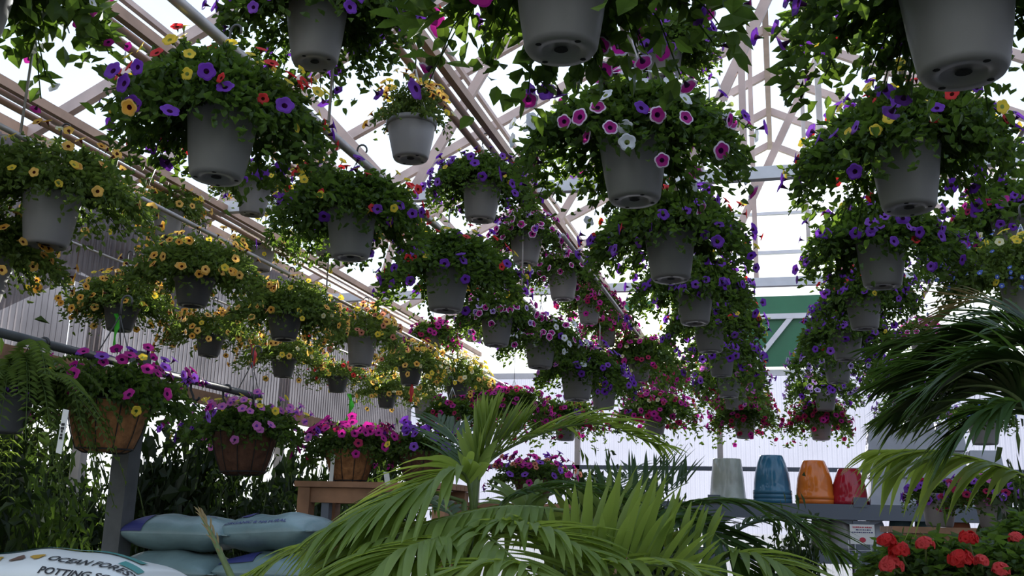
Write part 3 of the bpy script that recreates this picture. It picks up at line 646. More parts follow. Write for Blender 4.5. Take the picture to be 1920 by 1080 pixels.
basket(655, 906, 96, 'R', COF, {'magenta': (.7, .7), 'crimson': (.2, .2)}, 'coco basket covered in magenta blooms standing on the wooden stand', pot=COCO, D=6.2, nb=60, fs=.74, frame=CFR, hang=False)
basket(790, 906, 92, 'R', COF, {'purple': (.1, .3), 'violet': (.1, .35), 'yellow': (.05, .12)}, 'dark coco basket with violet and yellow crown left of the palm', pot=COCOD, D=6.2, nb=30, fs=.72, frame=CFR, hang=False)
basket(1000, 945, 74, 'R', COF, {'magenta': (.35, .35), 'violet': (.2, .2), 'salmon': (.1, .25)}, 'magenta and salmon planter behind the right-hand side of the central palm', pot=COCOD, D=7.0, nb=60, fs=.78, frame=CFR, hang=False)
# wooden stand carrying two of them, and a plant bench
def bench(name, label, c, sx, sy, h, mat, cat='bench', rz=0.0, slats=6):
    root = empty(name, label, cat, (c[0], c[1], 0), rz)
    for k in range(slats):
        b = MB(); w = sy / slats; b.box((0, -sy / 2 + w * (k + .5), h - .02), (sx, w * .88, .035)); link('slat', b.mesh('slat', mat), root)
    for sxn in (-1, 1):
        for syn in (-1, 1):
            b = MB(); b.box((sxn * (sx / 2 - .06), syn * (sy / 2 - .06), (h - .04) / 2), (.08, .08, h - .04)); link('leg', b.mesh('leg', mat), root)
    b = MB()
    for syn in (-1, 1): b.box((0, syn * (sy / 2 - .06), h - .085), (sx - .1, .04, .09))
    link('apron', b.mesh('apron', mat), root)
    return root
q = atD(722, 906, 6.2); bench('wooden_stand', 'brown wooden stand under the magenta coco basket, left of the palm', (q.x, q.y), 1.0, .5, q.z, M['wood'])
q = atD(1000, 945, 7.0); bench('plant_bench', 'plant bench behind the central palm', (q.x, q.y), 1.3, .6, q.z, M['wood'])

# ------------------------------------------------------------------ ferns and shrubs of the next bay
def make_fern(seed, mat):
    rs = np.random.RandomState(seed); LV = []; mbs = MB()
    for i in range(60):
        az = rs.uniform(0, 6.283); e = np.array((math.cos(az), math.sin(az), 0)); Z = np.array((0, 0, 1.)); R = rs.uniform(.25, .5)
        P0 = e * .05; P1 = e * R * .55 + Z * rs.uniform(.12, .34); P2 = e * R + Z * rs.uniform(-.42, .05)
        mbs.tube([bez(P0, P1, P2, t) for t in np.linspace(0, 1, 6)], .002, 3, 0, False)
        for t in np.linspace(.12, 1, 22):
            p = bez(P0, P1, P2, t); tg = 2 * (1 - t) * (P1 - P0) + 2 * t * (P2 - P1); tg /= np.linalg.norm(tg); sd = np.cross(tg, Z); sd /= np.linalg.norm(sd) + 1e-6
            for k in (-1, 1): LV.append((p, sd * k + tg * .35 - Z * .15, Z + rs.normal(0, .15, 3), (1.15 - t * .7) * rs.uniform(.85, 1.1)))
    V, F = place_leaves(LV, 'fronds', mat, False, .075, .26, rs)
    mbs_o = len(mbs.v); mbs.v += [tuple(v) for v in V]
    for f in F: mbs.f.append(tuple(mbs_o + i for i in f)); mbs.m.append(0); mbs.sm.append(False)
    return mbs.mesh('fronds', mat)
FERN = make_fern(5, M['leafy'])
q = atX(2, 812, -3.35)
root = empty('hanging_fern', 'bright green hanging fern at the left edge beside the large coco-lined basket', 'fern', q)
link('pot', POTD, root).scale = (.8,) * 3; f = link('fronds', FERN, root, (0, 0, .17)); f.rotation_euler.z = 1.2; f.scale = (1.15, 1.15, 1.25)
b = MB()
for j in range(3): b.tube([(.11 * math.cos(j * 2.1), .11 * math.sin(j * 2.1), .17), (0, .02, RZ - q.z - .1), (.15, .0, RZ - q.z)], .003, 4)
link('hanger', b.mesh('hanger', M['wire']), root)
def make_shrub(name, seed, mat, H, R, n, L, asp):
    rs = np.random.RandomState(seed); LV = []; st = MB()
    for i in range(16):
        az = rs.uniform(0, 6.283); e = np.array((math.cos(az), math.sin(az), 0)); Z = np.array((0, 0, 1.)); q = rs.uniform(.1, 1)
        P2 = e * R * q + Z * H * rs.uniform(.55, 1.0); P1 = e * R * q * .3 + Z * H * .5; P0 = e * .03
        st.tube([bez(P0, P1, P2, t) for t in np.linspace(0, 1, 6)], [.012, .01, .009, .007, .005, .003], 4, 0, False)
        for k in range(n // 16):
            t = rs.uniform(.28, 1.0); p = bez(P0, P1, P2, t) + rs.normal(0, .11, 3)
            LV.append((p, rs.normal(0, .7, 3) + e * .4 - Z * .35, Z + rs.normal(0, .5, 3), rs.uniform(.6, 1.2)))
    V, F = place_leaves(LV, name, mat, False, L, asp, rs)
    mb = MB(); mb.v = [tuple(v) for v in V]; mb.f = F; mb.m = [0] * len(F); mb.sm = [False] * len(F)
    return mb.mesh('foliage', mat), st.mesh('stems', M['stem'])
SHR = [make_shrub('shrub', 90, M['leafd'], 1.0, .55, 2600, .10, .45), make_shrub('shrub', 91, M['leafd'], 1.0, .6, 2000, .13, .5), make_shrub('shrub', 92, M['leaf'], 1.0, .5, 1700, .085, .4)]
rg = random.Random(4)
GRN = pmat('nursery_pot', (.03, .03, .032), .5)
b = MB(); b.lathe([(0, 0), (.13, 0), (.17, .30), (.18, .30), (.18, .33), (.16, .33), (.16, .29), (0, .295)], 24); NURS = b.mesh('pot', GRN)
def shrub(px, ytop, D, k, width, label, blooms=None, cat='shrub'):
    p = atD(px, ytop, D); H = p.z - .28
    root = empty('leafy_shrub', label, cat, (p.x, p.y, 0), 0)
    link('pot', NURS, root)
    fo, st = SHR[k]; rz = rg.uniform(0, 6)
    for nm, me in (('stems', st), ('foliage', fo)):
        o = link(nm, me, root, (0, 0, .28)); o.scale = (width, width, H); o.rotation_euler = (0, 0, rz)
    return root
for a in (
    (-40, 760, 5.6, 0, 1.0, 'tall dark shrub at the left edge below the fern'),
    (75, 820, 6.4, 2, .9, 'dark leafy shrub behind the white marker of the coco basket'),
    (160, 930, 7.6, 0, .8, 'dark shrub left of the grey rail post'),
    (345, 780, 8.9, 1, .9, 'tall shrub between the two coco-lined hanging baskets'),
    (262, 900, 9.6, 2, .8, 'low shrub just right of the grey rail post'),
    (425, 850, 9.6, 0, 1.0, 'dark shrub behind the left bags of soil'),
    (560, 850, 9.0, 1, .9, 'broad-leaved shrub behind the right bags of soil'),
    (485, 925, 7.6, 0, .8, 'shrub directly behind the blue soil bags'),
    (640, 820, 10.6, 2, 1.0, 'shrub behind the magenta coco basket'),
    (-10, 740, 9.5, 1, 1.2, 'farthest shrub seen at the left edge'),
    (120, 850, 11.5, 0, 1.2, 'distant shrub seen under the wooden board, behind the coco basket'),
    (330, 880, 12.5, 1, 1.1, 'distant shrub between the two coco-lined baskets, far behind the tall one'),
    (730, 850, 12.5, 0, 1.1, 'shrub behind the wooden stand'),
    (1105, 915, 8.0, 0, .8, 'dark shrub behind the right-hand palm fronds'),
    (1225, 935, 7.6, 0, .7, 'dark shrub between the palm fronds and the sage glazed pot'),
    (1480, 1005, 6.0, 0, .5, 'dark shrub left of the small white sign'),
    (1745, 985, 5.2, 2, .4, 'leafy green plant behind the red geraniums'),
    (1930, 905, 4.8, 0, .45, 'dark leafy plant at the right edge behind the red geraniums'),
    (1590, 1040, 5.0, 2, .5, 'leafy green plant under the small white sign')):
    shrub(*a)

# ------------------------------------------------------------------ bags of soil
def text_mesh(body, size, bold=.022):
    cu = bpy.data.curves.new('t', 'FONT'); cu.body = body; cu.size = size; cu.offset = bold * size; cu.align_x = 'CENTER'; cu.resolution_u = 3
    o = bpy.data.objects.new('t', cu); COL.objects.link(o); dg = bpy.context.evaluated_depsgraph_get(); dg.update()
    me = bpy.data.meshes.new_from_object(o.evaluated_get(dg)); bpy.data.objects.remove(o)
    v = [tuple(q.co) for q in me.vertices]; f = [tuple(p.vertices) for p in me.polygons]; return v, f
def bag(c, L, W_, H, rz, mat, label, prints, seed, tilt=(0, 0)):
    """prints: list of (part name, material, kind, args) laid on the front face; x along the bag, angle above the front edge in degrees"""
    rs = random.Random(seed); ph = [rs.uniform(0, 6.28) for _ in range(6)]
    def surf(u, th, top=1):
        v = -math.cos(th); e = max(0, 1 - abs(u) ** 3.2) ** .5
        wob = 1 + .05 * math.sin(5 * u + ph[0]) + .04 * math.sin(9 * u + ph[1] + 3 * v) + .03 * math.sin(7 * v + ph[2])
        return Vector((u * L / 2 * (1 + .015 * math.sin(4 * v + ph[3])), v * W_ / 2 * (.90 + .10 * e) * (1 + .02 * math.sin(6 * u + ph[4])), top * H / 2 * math.sin(th) * e * wob))
    root = empty('soil_bag', label, 'soil bag', c, rz, 'bags of potting soil')
    root.rotation_euler = (tilt[0], tilt[1], rz)
    b = MB(); nu, nv = 44, 26
    for top in (1, -1):
        vs = [surf(-1 + 2 * i / nu, math.pi * j / nv, top) for i in range(nu + 1) for j in range(nv + 1)]
        fs = [(i * (nv + 1) + j, (i + 1) * (nv + 1) + j, (i + 1) * (nv + 1) + j + 1, i * (nv + 1) + j + 1)[::top] for i in range(nu) for j in range(nv)]
        b.add(vs, fs, 0, True)
    for sx in (-1, 1): b.box((sx * (L / 2 + .015), 0, 0), (.04, W_ * .86, .006))
    link('sack', b.mesh('sack', mat), root)
    for nm, m, kind, args in prints:
        b = MB()
        if kind == 'text':
            body, x, deg, size = args; v, f = text_mesh(body, size)
            vs = []
            for (tx, ty, _) in v:
                th = math.radians(deg) + ty / (H * .5 + .06); u = (x + tx) / (L / 2); p = surf(u, th); n = Vector((0, -math.cos(th), math.sin(th) + .3)).normalized(); vs.append(p + n * .004)
            b.add(vs, f)
        else:
            for (x0, x1, d0, d1) in args:
                n = 12; vs = []; 
                if kind == 'band':
                    for i in range(n + 1):
                        for dd in np.linspace(d0, d1, 9):
                            th = math.radians(dd); u = (x0 + (x1 - x0) * i / n) / (L / 2); vs.append(surf(u, th) + Vector((0, -math.cos(th), math.sin(th) + .3)).normalized() * .006)
                    b.add(vs, [(9 * i + k, 9 * i + 9 + k, 9 * i + 10 + k, 9 * i + 1 + k) for i in range(n) for k in range(8)])
                else:
                    cx, cd = (x0 + x1) / 2, (d0 + d1) / 2; m_ = 14
                    vs = []
                    for rr in (0.02, .6, 1):
                        for i in range(m_):
                            a = 2 * math.pi * i / m_; k = rr * (1 + .25 * math.sin(3 * a + x0 * 40) * (rr > .5))
                            th = math.radians(cd + (d1 - d0) / 2 * k * math.sin(a)); u = (cx + (x1 - x0) / 2 * k * math.cos(a)) / (L / 2); vs.append(surf(u, th) + Vector((0, -math.cos(th), math.sin(th) + .3)).normalized() * .0045)
                    b.add(vs, [(r_ * m_ + i, r_ * m_ + (i + 1) % m_, (r_ + 1) * m_ + (i + 1) % m_, (r_ + 1) * m_ + i) for r_ in (0, 1) for i in range(m_)] + [tuple(range(m_))])
        link(nm, b.mesh(nm, m), root)
    return root
p = atD(120, 1086, 3.7)
bag((p.x, p.y, p.z), .80, .50, .20, .02, M['bagw'], 'white bag of potting soil with black lettering and gold animal pictures, bottom left',
    [('lettering', M['ink'], 'text', ('OCEAN FOREST', .225, 46, .050)), ('lettering', M['ink'], 'text', ('POTTING SOIL', .23, 18, .050)),
     ('printed_band', M['teal'], 'band', ((-.36, .34, 84, 96), (.30, .38, 62, 74))), ('printed_band', M['gold'], 'band', ((-.2, .1, 99, 103),)),
     ('printed_animal', M['gold'], 'blob', ((-.22, -.14, 42, 58), (-.03, .02, 46, 58))), ('printed_animal', M['umber'], 'blob', ((-.30, -.25, 42, 58), (-.10, -.05, 42, 57), (-.38, -.34, 42, 56)))], 3)
bag((p.x + .02, p.y + .03, p.z - .19), .80, .50, .20, -.03, M['bagw'], 'white bag of soil lying under the lettered one, below the bottom edge', [], 4)
bench('bag_bench', 'bench under the white soil bag at bottom left', (p.x, p.y), 1.1, .62, p.z - .29, M['wood'])
c5 = 5.15
qa = atD(352, 1000, c5); qb = atD(500, 1000, c5 - .05); qc = atD(340, 1048, c5 - .1); qd = atD(500, 1048, c5 - .15)
bag(qa, .58, .44, .19, .05, M['bagb'], 'pale blue soil bag with a navy patch, upper left of the blue pile', [('printed_patch', M['navy'], 'band', ((-.27, -.13, 5, 72),)), ('lettering', M['navy'], 'text', ('NATURAL SOIL', .10, 70, .03))], 5)
bag((qb.x + .07, qb.y, qb.z + .005), .56, .44, .19, -.10, M['bagb'], 'pale blue soil bag with small navy lettering, upper right of the blue pile', [('lettering', M['navy'], 'text', ('ORGANIC & NATURAL', -.02, 30, .036)), ('printed_patch', M['navy'], 'blob', ((-.19, -.08, 60, 84),))], 6, (0.0, -.06))
bag((qc.x - .02, qc.y, qa.z - .185), .58, .44, .20, .0, M['bagb'], 'blue-green soil bag under the navy-patched one', [], 7)
bag((qd.x + .10, qd.y, qb.z - .185), .58, .44, .20, .06, M['bagb'], 'blue soil bag under the lettered blue one, behind the palm', [('printed_patch', M['navy'], 'band', ((-.26, -.08, 30, 70),))], 8)
bench('bag_bench', 'bench carrying the pile of blue soil bags', ((qc.x + qd.x) / 2 + .05, qc.y), 1.3, .6, qa.z - .285, M['wood'])

# ------------------------------------------------------------------ palms
def catmull(P, n):
    P = [Vector(p) for p in P]; P = [P[0] * 2 - P[1]] + P + [P[-1] * 2 - P[-2]]; out = []
    m = len(P) - 3
    for i in range(n + 1):
        x = min(m - 1e-6, m * i / n); k = int(x); t = x - k; a, b_, c, d = P[k:k + 4]
        out.append(.5 * ((2 * b_) + (-a + c) * t + (2 * a - 5 * b_ + 4 * c - d) * t * t + (-a + 3 * b_ - 3 * c + d) * t ** 3))
    return out
def frond(root, pts, mat, n=26, L=.38, w=.034, ang=45, vee=.35, droop=.35, bare=.22, seed=0, stalk=.008, up=None):
    rs = random.Random(seed); N = 80; C_ = catmull(pts, N); b = MB()
    b.tube(C_[::4], [stalk * (1 - .75 * i / 20) for i in range(len(C_[::4]))], 6, 1)
    for i in range(n):
        t = bare + (1 - bare) * (i + .5) / n; k = t * N; i0 = min(N - 1, int(k)); p = C_[i0].lerp(C_[i0 + 1], k - i0); tg = (C_[min(N, i0 + 2)] - C_[max(0, i0 - 1)]).normalized()
        U = Vector(up) if up else Vector((0, 0, 1)); sd = tg.cross(U)
        if sd.length < .1: sd = tg.cross(Vector((0, -1, 0)))
        sd.normalize(); nn = sd.cross(tg).normalized()
        s_ = (i + .5) / n; prof = min(1, .45 + 2.2 * s_) * (1 if s_ < .55 else 1 - .55 * (s_ - .55) / .45)
        for side in (-1, 1):
            a = math.radians(ang * (1 - .45 * s_) + rs.uniform(-7, 7)); d = (tg * math.cos(a) + sd * side * math.sin(a) + nn * vee * rs.uniform(.6, 1.2)).normalized()
            l = L * prof * rs.uniform(.85, 1.1); wd = w * rs.uniform(.8, 1.1); dr = droop * rs.uniform(.5, 1.4)
            fold = d.cross(nn).normalized() if d.cross(nn).length > .05 else sd; fn = fold.cross(d).normalized()
            vs = []; S = 6
            for j in range(S + 1):
                x = j / S; c = p + d * (l * x) + Vector((0, 0, -1)) * (dr * l * x ** 2.2); ww = wd * .5 * (min(1, .35 + 3 * x)) * (1 - max(0, (x - .45) / .55) ** 2.0)
                vs += [c - fold * ww + fn * ww * .35, c, c + fold * ww + fn * ww * .35]
            b.add(vs, [(3 * j + q, 3 * j + 1 + q, 3 * j + 4 + q, 3 * j + 3 + q) for j in range(S) for q in (0, 1)], 0, True)
    return link('frond', b.mesh('frond', [mat, M['stem']]), root)
def palm(base, label, fr, pot_r=.2, stems=((0, 0),)):
    root = empty('areca_palm', label, 'palm', (base[0], base[1], 0)); inv = Vector((base[0], base[1], 0))
    b = MB(); k = pot_r / .18; b.lathe([(0, 0), (.13 * k, 0), (.17 * k, .36), (.18 * k, .36), (.18 * k, .39), (.16 * k, .39), (.16 * k, .35), (0, .355)], 28); link('pot', b.mesh('pot', GRN), root)
    return root, inv
def add_fronds(base, root, L):
    inv = Vector((base[0], base[1], 0))
    for i, (pts, kw) in enumerate(L):
        P = [atY(*q) - inv for q in pts]
        first = Vector((0.02 * math.cos(i * 2.4), .02 * math.sin(i * 2.4), .36)); mid = first.lerp(P[0], .55) + Vector((0, 0, .12))
        b = MB(); b.tube(catmull([first, mid, P[0]], 10), [.011] * 11, 6); link('stalk', b.mesh('stalk', M['stem']), root)
        kw = dict(kw); mat = M[kw.pop('mat', 'palm')]; frond(root, P, mat, seed=i + int(base[0] * 10), **kw)
c1 = atY(888, 1080, 3.6)
root, _ = palm((c1.x, c1.y), 'tall areca palm at the bottom centre with a sunlit broken crown', None)
add_fronds((c1.x, c1.y), root, [
    ([(888, 985, 3.6), (868, 886, 3.5), (785, 912, 3.3), (622, 990, 3.05)], dict(L=.40, droop=.45, vee=.10, n=28, ang=38, w=.036)),
    ([(888, 960, 3.6), (892, 885, 3.6), (906, 835, 3.62), (925, 790, 3.65)], dict(L=.26, droop=.05, vee=.25, n=13, ang=30, w=.036)),
    ([(888, 960, 3.6), (900, 870, 3.6), (940, 830, 3.65), (985, 800, 3.7)], dict(L=.24, droop=.0, vee=.5, n=12, ang=28, w=.034)),
    ([(890, 960, 3.6), (910, 872, 3.65), (1010, 815, 3.75), (1120, 795, 3.9), (1235, 836, 4.1)], dict(L=.30, droop=.35, vee=.30, n=30, ang=32, w=.028)),
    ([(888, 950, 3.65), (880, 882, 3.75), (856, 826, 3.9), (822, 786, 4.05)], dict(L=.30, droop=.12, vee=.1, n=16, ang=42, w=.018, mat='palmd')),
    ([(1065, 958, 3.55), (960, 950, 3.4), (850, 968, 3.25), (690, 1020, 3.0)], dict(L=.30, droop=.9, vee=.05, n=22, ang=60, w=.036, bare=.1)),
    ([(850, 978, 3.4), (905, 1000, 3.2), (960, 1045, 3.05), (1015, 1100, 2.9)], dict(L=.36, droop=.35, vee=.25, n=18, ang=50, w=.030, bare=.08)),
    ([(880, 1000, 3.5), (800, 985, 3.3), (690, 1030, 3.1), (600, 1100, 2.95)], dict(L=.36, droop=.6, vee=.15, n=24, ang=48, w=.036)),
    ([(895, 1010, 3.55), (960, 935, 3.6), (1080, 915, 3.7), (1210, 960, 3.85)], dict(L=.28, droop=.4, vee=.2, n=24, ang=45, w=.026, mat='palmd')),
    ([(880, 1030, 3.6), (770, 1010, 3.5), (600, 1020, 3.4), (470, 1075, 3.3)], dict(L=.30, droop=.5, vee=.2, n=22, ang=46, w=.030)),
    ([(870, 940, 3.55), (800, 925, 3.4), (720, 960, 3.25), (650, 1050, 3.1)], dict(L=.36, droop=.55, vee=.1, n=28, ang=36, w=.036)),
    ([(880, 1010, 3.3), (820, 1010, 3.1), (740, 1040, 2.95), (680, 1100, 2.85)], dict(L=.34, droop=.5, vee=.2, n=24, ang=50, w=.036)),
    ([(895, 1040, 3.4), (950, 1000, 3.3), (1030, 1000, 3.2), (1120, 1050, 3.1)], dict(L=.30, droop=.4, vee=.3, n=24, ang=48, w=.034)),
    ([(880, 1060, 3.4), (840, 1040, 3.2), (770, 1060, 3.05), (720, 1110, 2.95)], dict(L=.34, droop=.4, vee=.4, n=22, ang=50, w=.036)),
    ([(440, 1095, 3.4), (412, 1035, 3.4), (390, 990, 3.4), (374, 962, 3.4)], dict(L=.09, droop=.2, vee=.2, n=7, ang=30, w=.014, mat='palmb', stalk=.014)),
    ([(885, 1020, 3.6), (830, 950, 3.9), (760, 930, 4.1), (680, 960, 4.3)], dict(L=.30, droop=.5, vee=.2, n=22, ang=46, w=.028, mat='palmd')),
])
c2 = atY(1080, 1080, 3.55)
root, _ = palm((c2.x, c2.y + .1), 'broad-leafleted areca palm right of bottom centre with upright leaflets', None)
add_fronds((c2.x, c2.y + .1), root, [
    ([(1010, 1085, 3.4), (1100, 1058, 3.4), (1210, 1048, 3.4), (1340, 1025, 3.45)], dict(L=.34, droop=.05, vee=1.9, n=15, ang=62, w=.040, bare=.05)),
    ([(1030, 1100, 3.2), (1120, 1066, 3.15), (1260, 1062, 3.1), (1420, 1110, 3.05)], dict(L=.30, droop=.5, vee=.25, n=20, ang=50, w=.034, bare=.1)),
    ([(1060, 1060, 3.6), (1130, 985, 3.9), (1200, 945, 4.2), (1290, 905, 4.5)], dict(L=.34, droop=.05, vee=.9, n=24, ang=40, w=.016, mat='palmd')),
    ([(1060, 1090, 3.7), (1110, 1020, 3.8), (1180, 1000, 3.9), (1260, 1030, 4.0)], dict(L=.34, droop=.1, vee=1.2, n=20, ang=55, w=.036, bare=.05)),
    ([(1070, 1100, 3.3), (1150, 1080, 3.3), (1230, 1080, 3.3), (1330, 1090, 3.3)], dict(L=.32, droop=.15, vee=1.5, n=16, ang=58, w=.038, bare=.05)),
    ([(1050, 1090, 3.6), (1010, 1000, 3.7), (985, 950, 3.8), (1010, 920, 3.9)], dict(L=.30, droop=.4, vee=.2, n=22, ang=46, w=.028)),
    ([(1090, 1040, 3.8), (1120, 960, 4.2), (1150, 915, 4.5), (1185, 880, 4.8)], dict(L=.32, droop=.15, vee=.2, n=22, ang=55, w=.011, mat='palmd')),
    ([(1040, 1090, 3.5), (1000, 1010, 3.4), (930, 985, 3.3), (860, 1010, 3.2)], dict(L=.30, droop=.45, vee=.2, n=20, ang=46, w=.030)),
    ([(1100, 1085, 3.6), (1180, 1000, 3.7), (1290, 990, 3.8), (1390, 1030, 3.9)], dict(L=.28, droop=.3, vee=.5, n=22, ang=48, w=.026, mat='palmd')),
    ([(1050, 1095, 3.1), (980, 1060, 3.0), (880, 1065, 2.9), (780, 1110, 2.8)], dict(L=.30, droop=.45, vee=.2, n=20, ang=46, w=.030)),
])
c3 = atY(1330, 1080, 4.0)
root, _ = palm((c3.x, c3.y + .1), 'darker areca palm left of the small white sign, drooping to the right', None)
add_fronds((c3.x, c3.y + .1), root, [
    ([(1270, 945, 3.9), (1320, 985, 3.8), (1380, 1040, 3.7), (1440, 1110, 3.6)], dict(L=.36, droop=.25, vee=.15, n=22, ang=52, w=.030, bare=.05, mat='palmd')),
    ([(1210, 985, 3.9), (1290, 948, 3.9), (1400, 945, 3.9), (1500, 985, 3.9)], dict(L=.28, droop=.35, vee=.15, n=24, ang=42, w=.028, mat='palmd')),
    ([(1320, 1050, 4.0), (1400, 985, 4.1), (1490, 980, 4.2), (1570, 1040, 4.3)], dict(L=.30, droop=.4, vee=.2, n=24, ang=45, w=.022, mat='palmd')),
    ([(1320, 1070, 3.9), (1370, 1040, 3.7), (1440, 1050, 3.6), (1520, 1100, 3.5)], dict(L=.30, droop=.4, vee=.2, n=20, ang=48, w=.030)),
])
c4 = atY(2010, 1000, 2.75)
root, _ = palm((c4.x, c4.y), 'dark shaded palm reaching in from the right edge', None)
add_fronds((c4.x, c4.y), root, [
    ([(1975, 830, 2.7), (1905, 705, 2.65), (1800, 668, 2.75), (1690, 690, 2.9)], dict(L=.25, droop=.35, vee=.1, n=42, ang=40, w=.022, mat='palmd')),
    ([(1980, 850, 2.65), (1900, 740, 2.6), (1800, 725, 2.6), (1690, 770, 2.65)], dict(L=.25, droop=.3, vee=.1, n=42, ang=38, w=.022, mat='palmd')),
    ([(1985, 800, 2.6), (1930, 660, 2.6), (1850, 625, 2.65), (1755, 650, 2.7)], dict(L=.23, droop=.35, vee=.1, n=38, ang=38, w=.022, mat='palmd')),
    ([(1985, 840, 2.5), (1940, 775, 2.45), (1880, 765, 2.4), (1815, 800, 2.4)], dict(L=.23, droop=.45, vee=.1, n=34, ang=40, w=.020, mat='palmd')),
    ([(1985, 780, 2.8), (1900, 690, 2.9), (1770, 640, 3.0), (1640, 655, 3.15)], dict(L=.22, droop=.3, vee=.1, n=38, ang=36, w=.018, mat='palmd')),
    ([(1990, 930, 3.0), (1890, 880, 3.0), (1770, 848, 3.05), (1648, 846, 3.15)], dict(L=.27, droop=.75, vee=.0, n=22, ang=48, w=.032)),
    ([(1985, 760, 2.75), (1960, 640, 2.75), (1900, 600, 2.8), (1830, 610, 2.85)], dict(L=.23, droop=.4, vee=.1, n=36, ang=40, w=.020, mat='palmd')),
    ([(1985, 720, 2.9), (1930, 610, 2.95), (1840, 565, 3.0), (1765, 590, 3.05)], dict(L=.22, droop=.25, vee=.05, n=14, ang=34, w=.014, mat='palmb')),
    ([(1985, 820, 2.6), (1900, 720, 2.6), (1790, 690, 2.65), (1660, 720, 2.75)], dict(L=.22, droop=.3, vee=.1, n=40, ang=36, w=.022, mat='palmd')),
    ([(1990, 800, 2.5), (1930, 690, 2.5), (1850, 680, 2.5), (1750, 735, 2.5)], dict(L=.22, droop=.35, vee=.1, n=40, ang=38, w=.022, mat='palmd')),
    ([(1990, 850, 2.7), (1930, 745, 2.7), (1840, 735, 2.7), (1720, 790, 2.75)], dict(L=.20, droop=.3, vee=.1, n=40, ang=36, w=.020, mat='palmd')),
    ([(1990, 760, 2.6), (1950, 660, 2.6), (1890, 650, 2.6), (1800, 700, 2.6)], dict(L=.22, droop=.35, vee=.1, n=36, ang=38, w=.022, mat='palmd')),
])
# ------------------------------------------------------------------ shelf with glazed pots by the end wall
YS = 13.5
zt = atY(1600, 946, YS).z
x0, x1 = atY(1180, 946, YS).x, atY(2050, 946, YS).x
root = empty('shelf_rack', 'dark grey plastic shelf rack before the white end wall, lower right', 'shelf', ((x0 + x1) / 2, YS + .35, 0))
cx = (x0 + x1) / 2; LW = x1 - x0
ZL = atY(1600, 1034, YS).z
for z, h in ((zt, .19), (ZL, .16), (.35, .16)):
    b = MB(); b.box((0, 0, z - h / 2), (LW, .72, h)); link('shelf_board', b.mesh('shelf_board', M['shelf']), root)
pxs = atY(1613, 946, YS).x - cx
for xx in (-LW / 2 + .1, pxs, LW / 2 - .1, (pxs - LW / 2) / 2 - .35):
    for yy in (-.28, .28):
        b = MB(); b.box((xx, yy, zt / 2 - .1), (.20, .14, zt - .2)); b.box((xx, yy - .06, zt + .03), (.16, .06, .12)) if yy < 0 else None
        if yy < 0:
            for sg in (-1, 1): b.add([(xx + sg * .09, yy - .05, zt - .18), (xx + sg * .30, yy - .05, zt - .18), (xx + sg * .14, yy - .05, zt - .25), (xx + sg * .09, yy - .05, zt - .42)] + [(xx + sg * .09, yy + .02, zt - .18), (xx + sg * .30, yy + .02, zt - .18), (xx + sg * .14, yy + .02, zt - .25), (xx + sg * .09, yy + .02, zt - .42)], [(0, 1, 2, 3), (7, 6, 5, 4), (1, 5, 6, 2), (2, 6, 7, 3), (0, 3, 7, 4)])
        link('post', b.mesh('post', M['shelf']), root)
def glazed(name, prof, mat, n=40):
    b = MB(); b.lathe(prof, n); me = b.mesh(name, mat); return me
def up_pot(px, yb, wt, wb, ytop, mat, label, kind='round', z0=None, y=YS + .28, rings=0, cat='flower pot', group=None, dz=0.0):
    """pot standing upside down: wt = width of its base (on top), wb = rim width"""
    p = atY(px, yb, y); sc = y / FOC / .97; z0 = zt if z0 is None else z0
    H = (yb - ytop) * sc; rt, rb = wt * sc / 2, wb * sc / 2
    root = empty('flower_pot', label, cat, (p.x, y, z0 + dz), 0, group)
    if kind == 'round': pr = [(rb * .94, 0), (rb, .005), (rb * 1.0, H * .10), (rb * .95, H * .13), (rb * .93, H * .30), (rb * .86, H * .55), (rt + (rb - rt) * .35, H * .8), (rt * 1.02, H * .975), (rt * .96, H), (0, H)]
    elif kind == 'octa': pr = [(rb * .95, 0), (rb, .005), (rb, H * .09), (rb * .94, H * .11), (rt + (rb - rt) * .45, H * .55), (rt * 1.02, H * .98), (rt * .97, H), (0, H)]
    else: pr = [(rb * 1.38, 0), (rb * 1.41, .005), (rb * 1.40, H * .05), (rt * 1.42, H * .985), (rt * 1.40, H), (0, H)]
    b = MB(); n = {'round': 40, 'octa': 40, 'square': 4}[kind]
    b.lathe(pr, n)
    if kind == 'square': b.sm = [False] * len(b.sm)
    o = link('body', b.mesh('body', M['g_' + mat]), root)
    if kind == 'square': o.rotation_euler.z = math.pi / 4
    b = MB(); b.lathe([(rt * .16, H + .003), (0, H + .003)], 10); link('drain_hole', b.mesh('drain_hole', M['hole']), root)
    if kind == 'square': pass
    return root
GP = 'upturned glazed pots on the shelf'
up_pot(1365, 943, 48, 66, 868, 'sage', 'sage green glazed pot upside down, leftmost on the shelf', 'octa', group=GP)
up_pot(1449, 943, 38, 66, 876, 'blue', 'lowest of the nested blue glazed pots, only its rim showing', group=GP)
up_pot(1449, 943, 38, 66, 876, 'blue', 'middle of the nested blue glazed pots', group=GP, dz=.055)
up_pot(1449, 943, 38, 66, 876, 'blue', 'topmost of the nested blue glazed pots, second on the shelf', group=GP, dz=.11)
up_pot(1529, 944, 36, 66, 878, 'orange', 'lower of the nested orange glazed pots, only its rim showing', group=GP)
up_pot(1529, 944, 36, 66, 878, 'orange', 'upper orange glazed pot, between the blue and the red ones', group=GP, dz=.055)
up_pot(1594, 945, 34, 62, 885, 'red', 'red glazed pot upside down, right of the orange one', group=GP)
GS = 'square white planters on the shelf'
WT = 'whiteplanter'
sc_ = (YS + .28) / FOC / .97
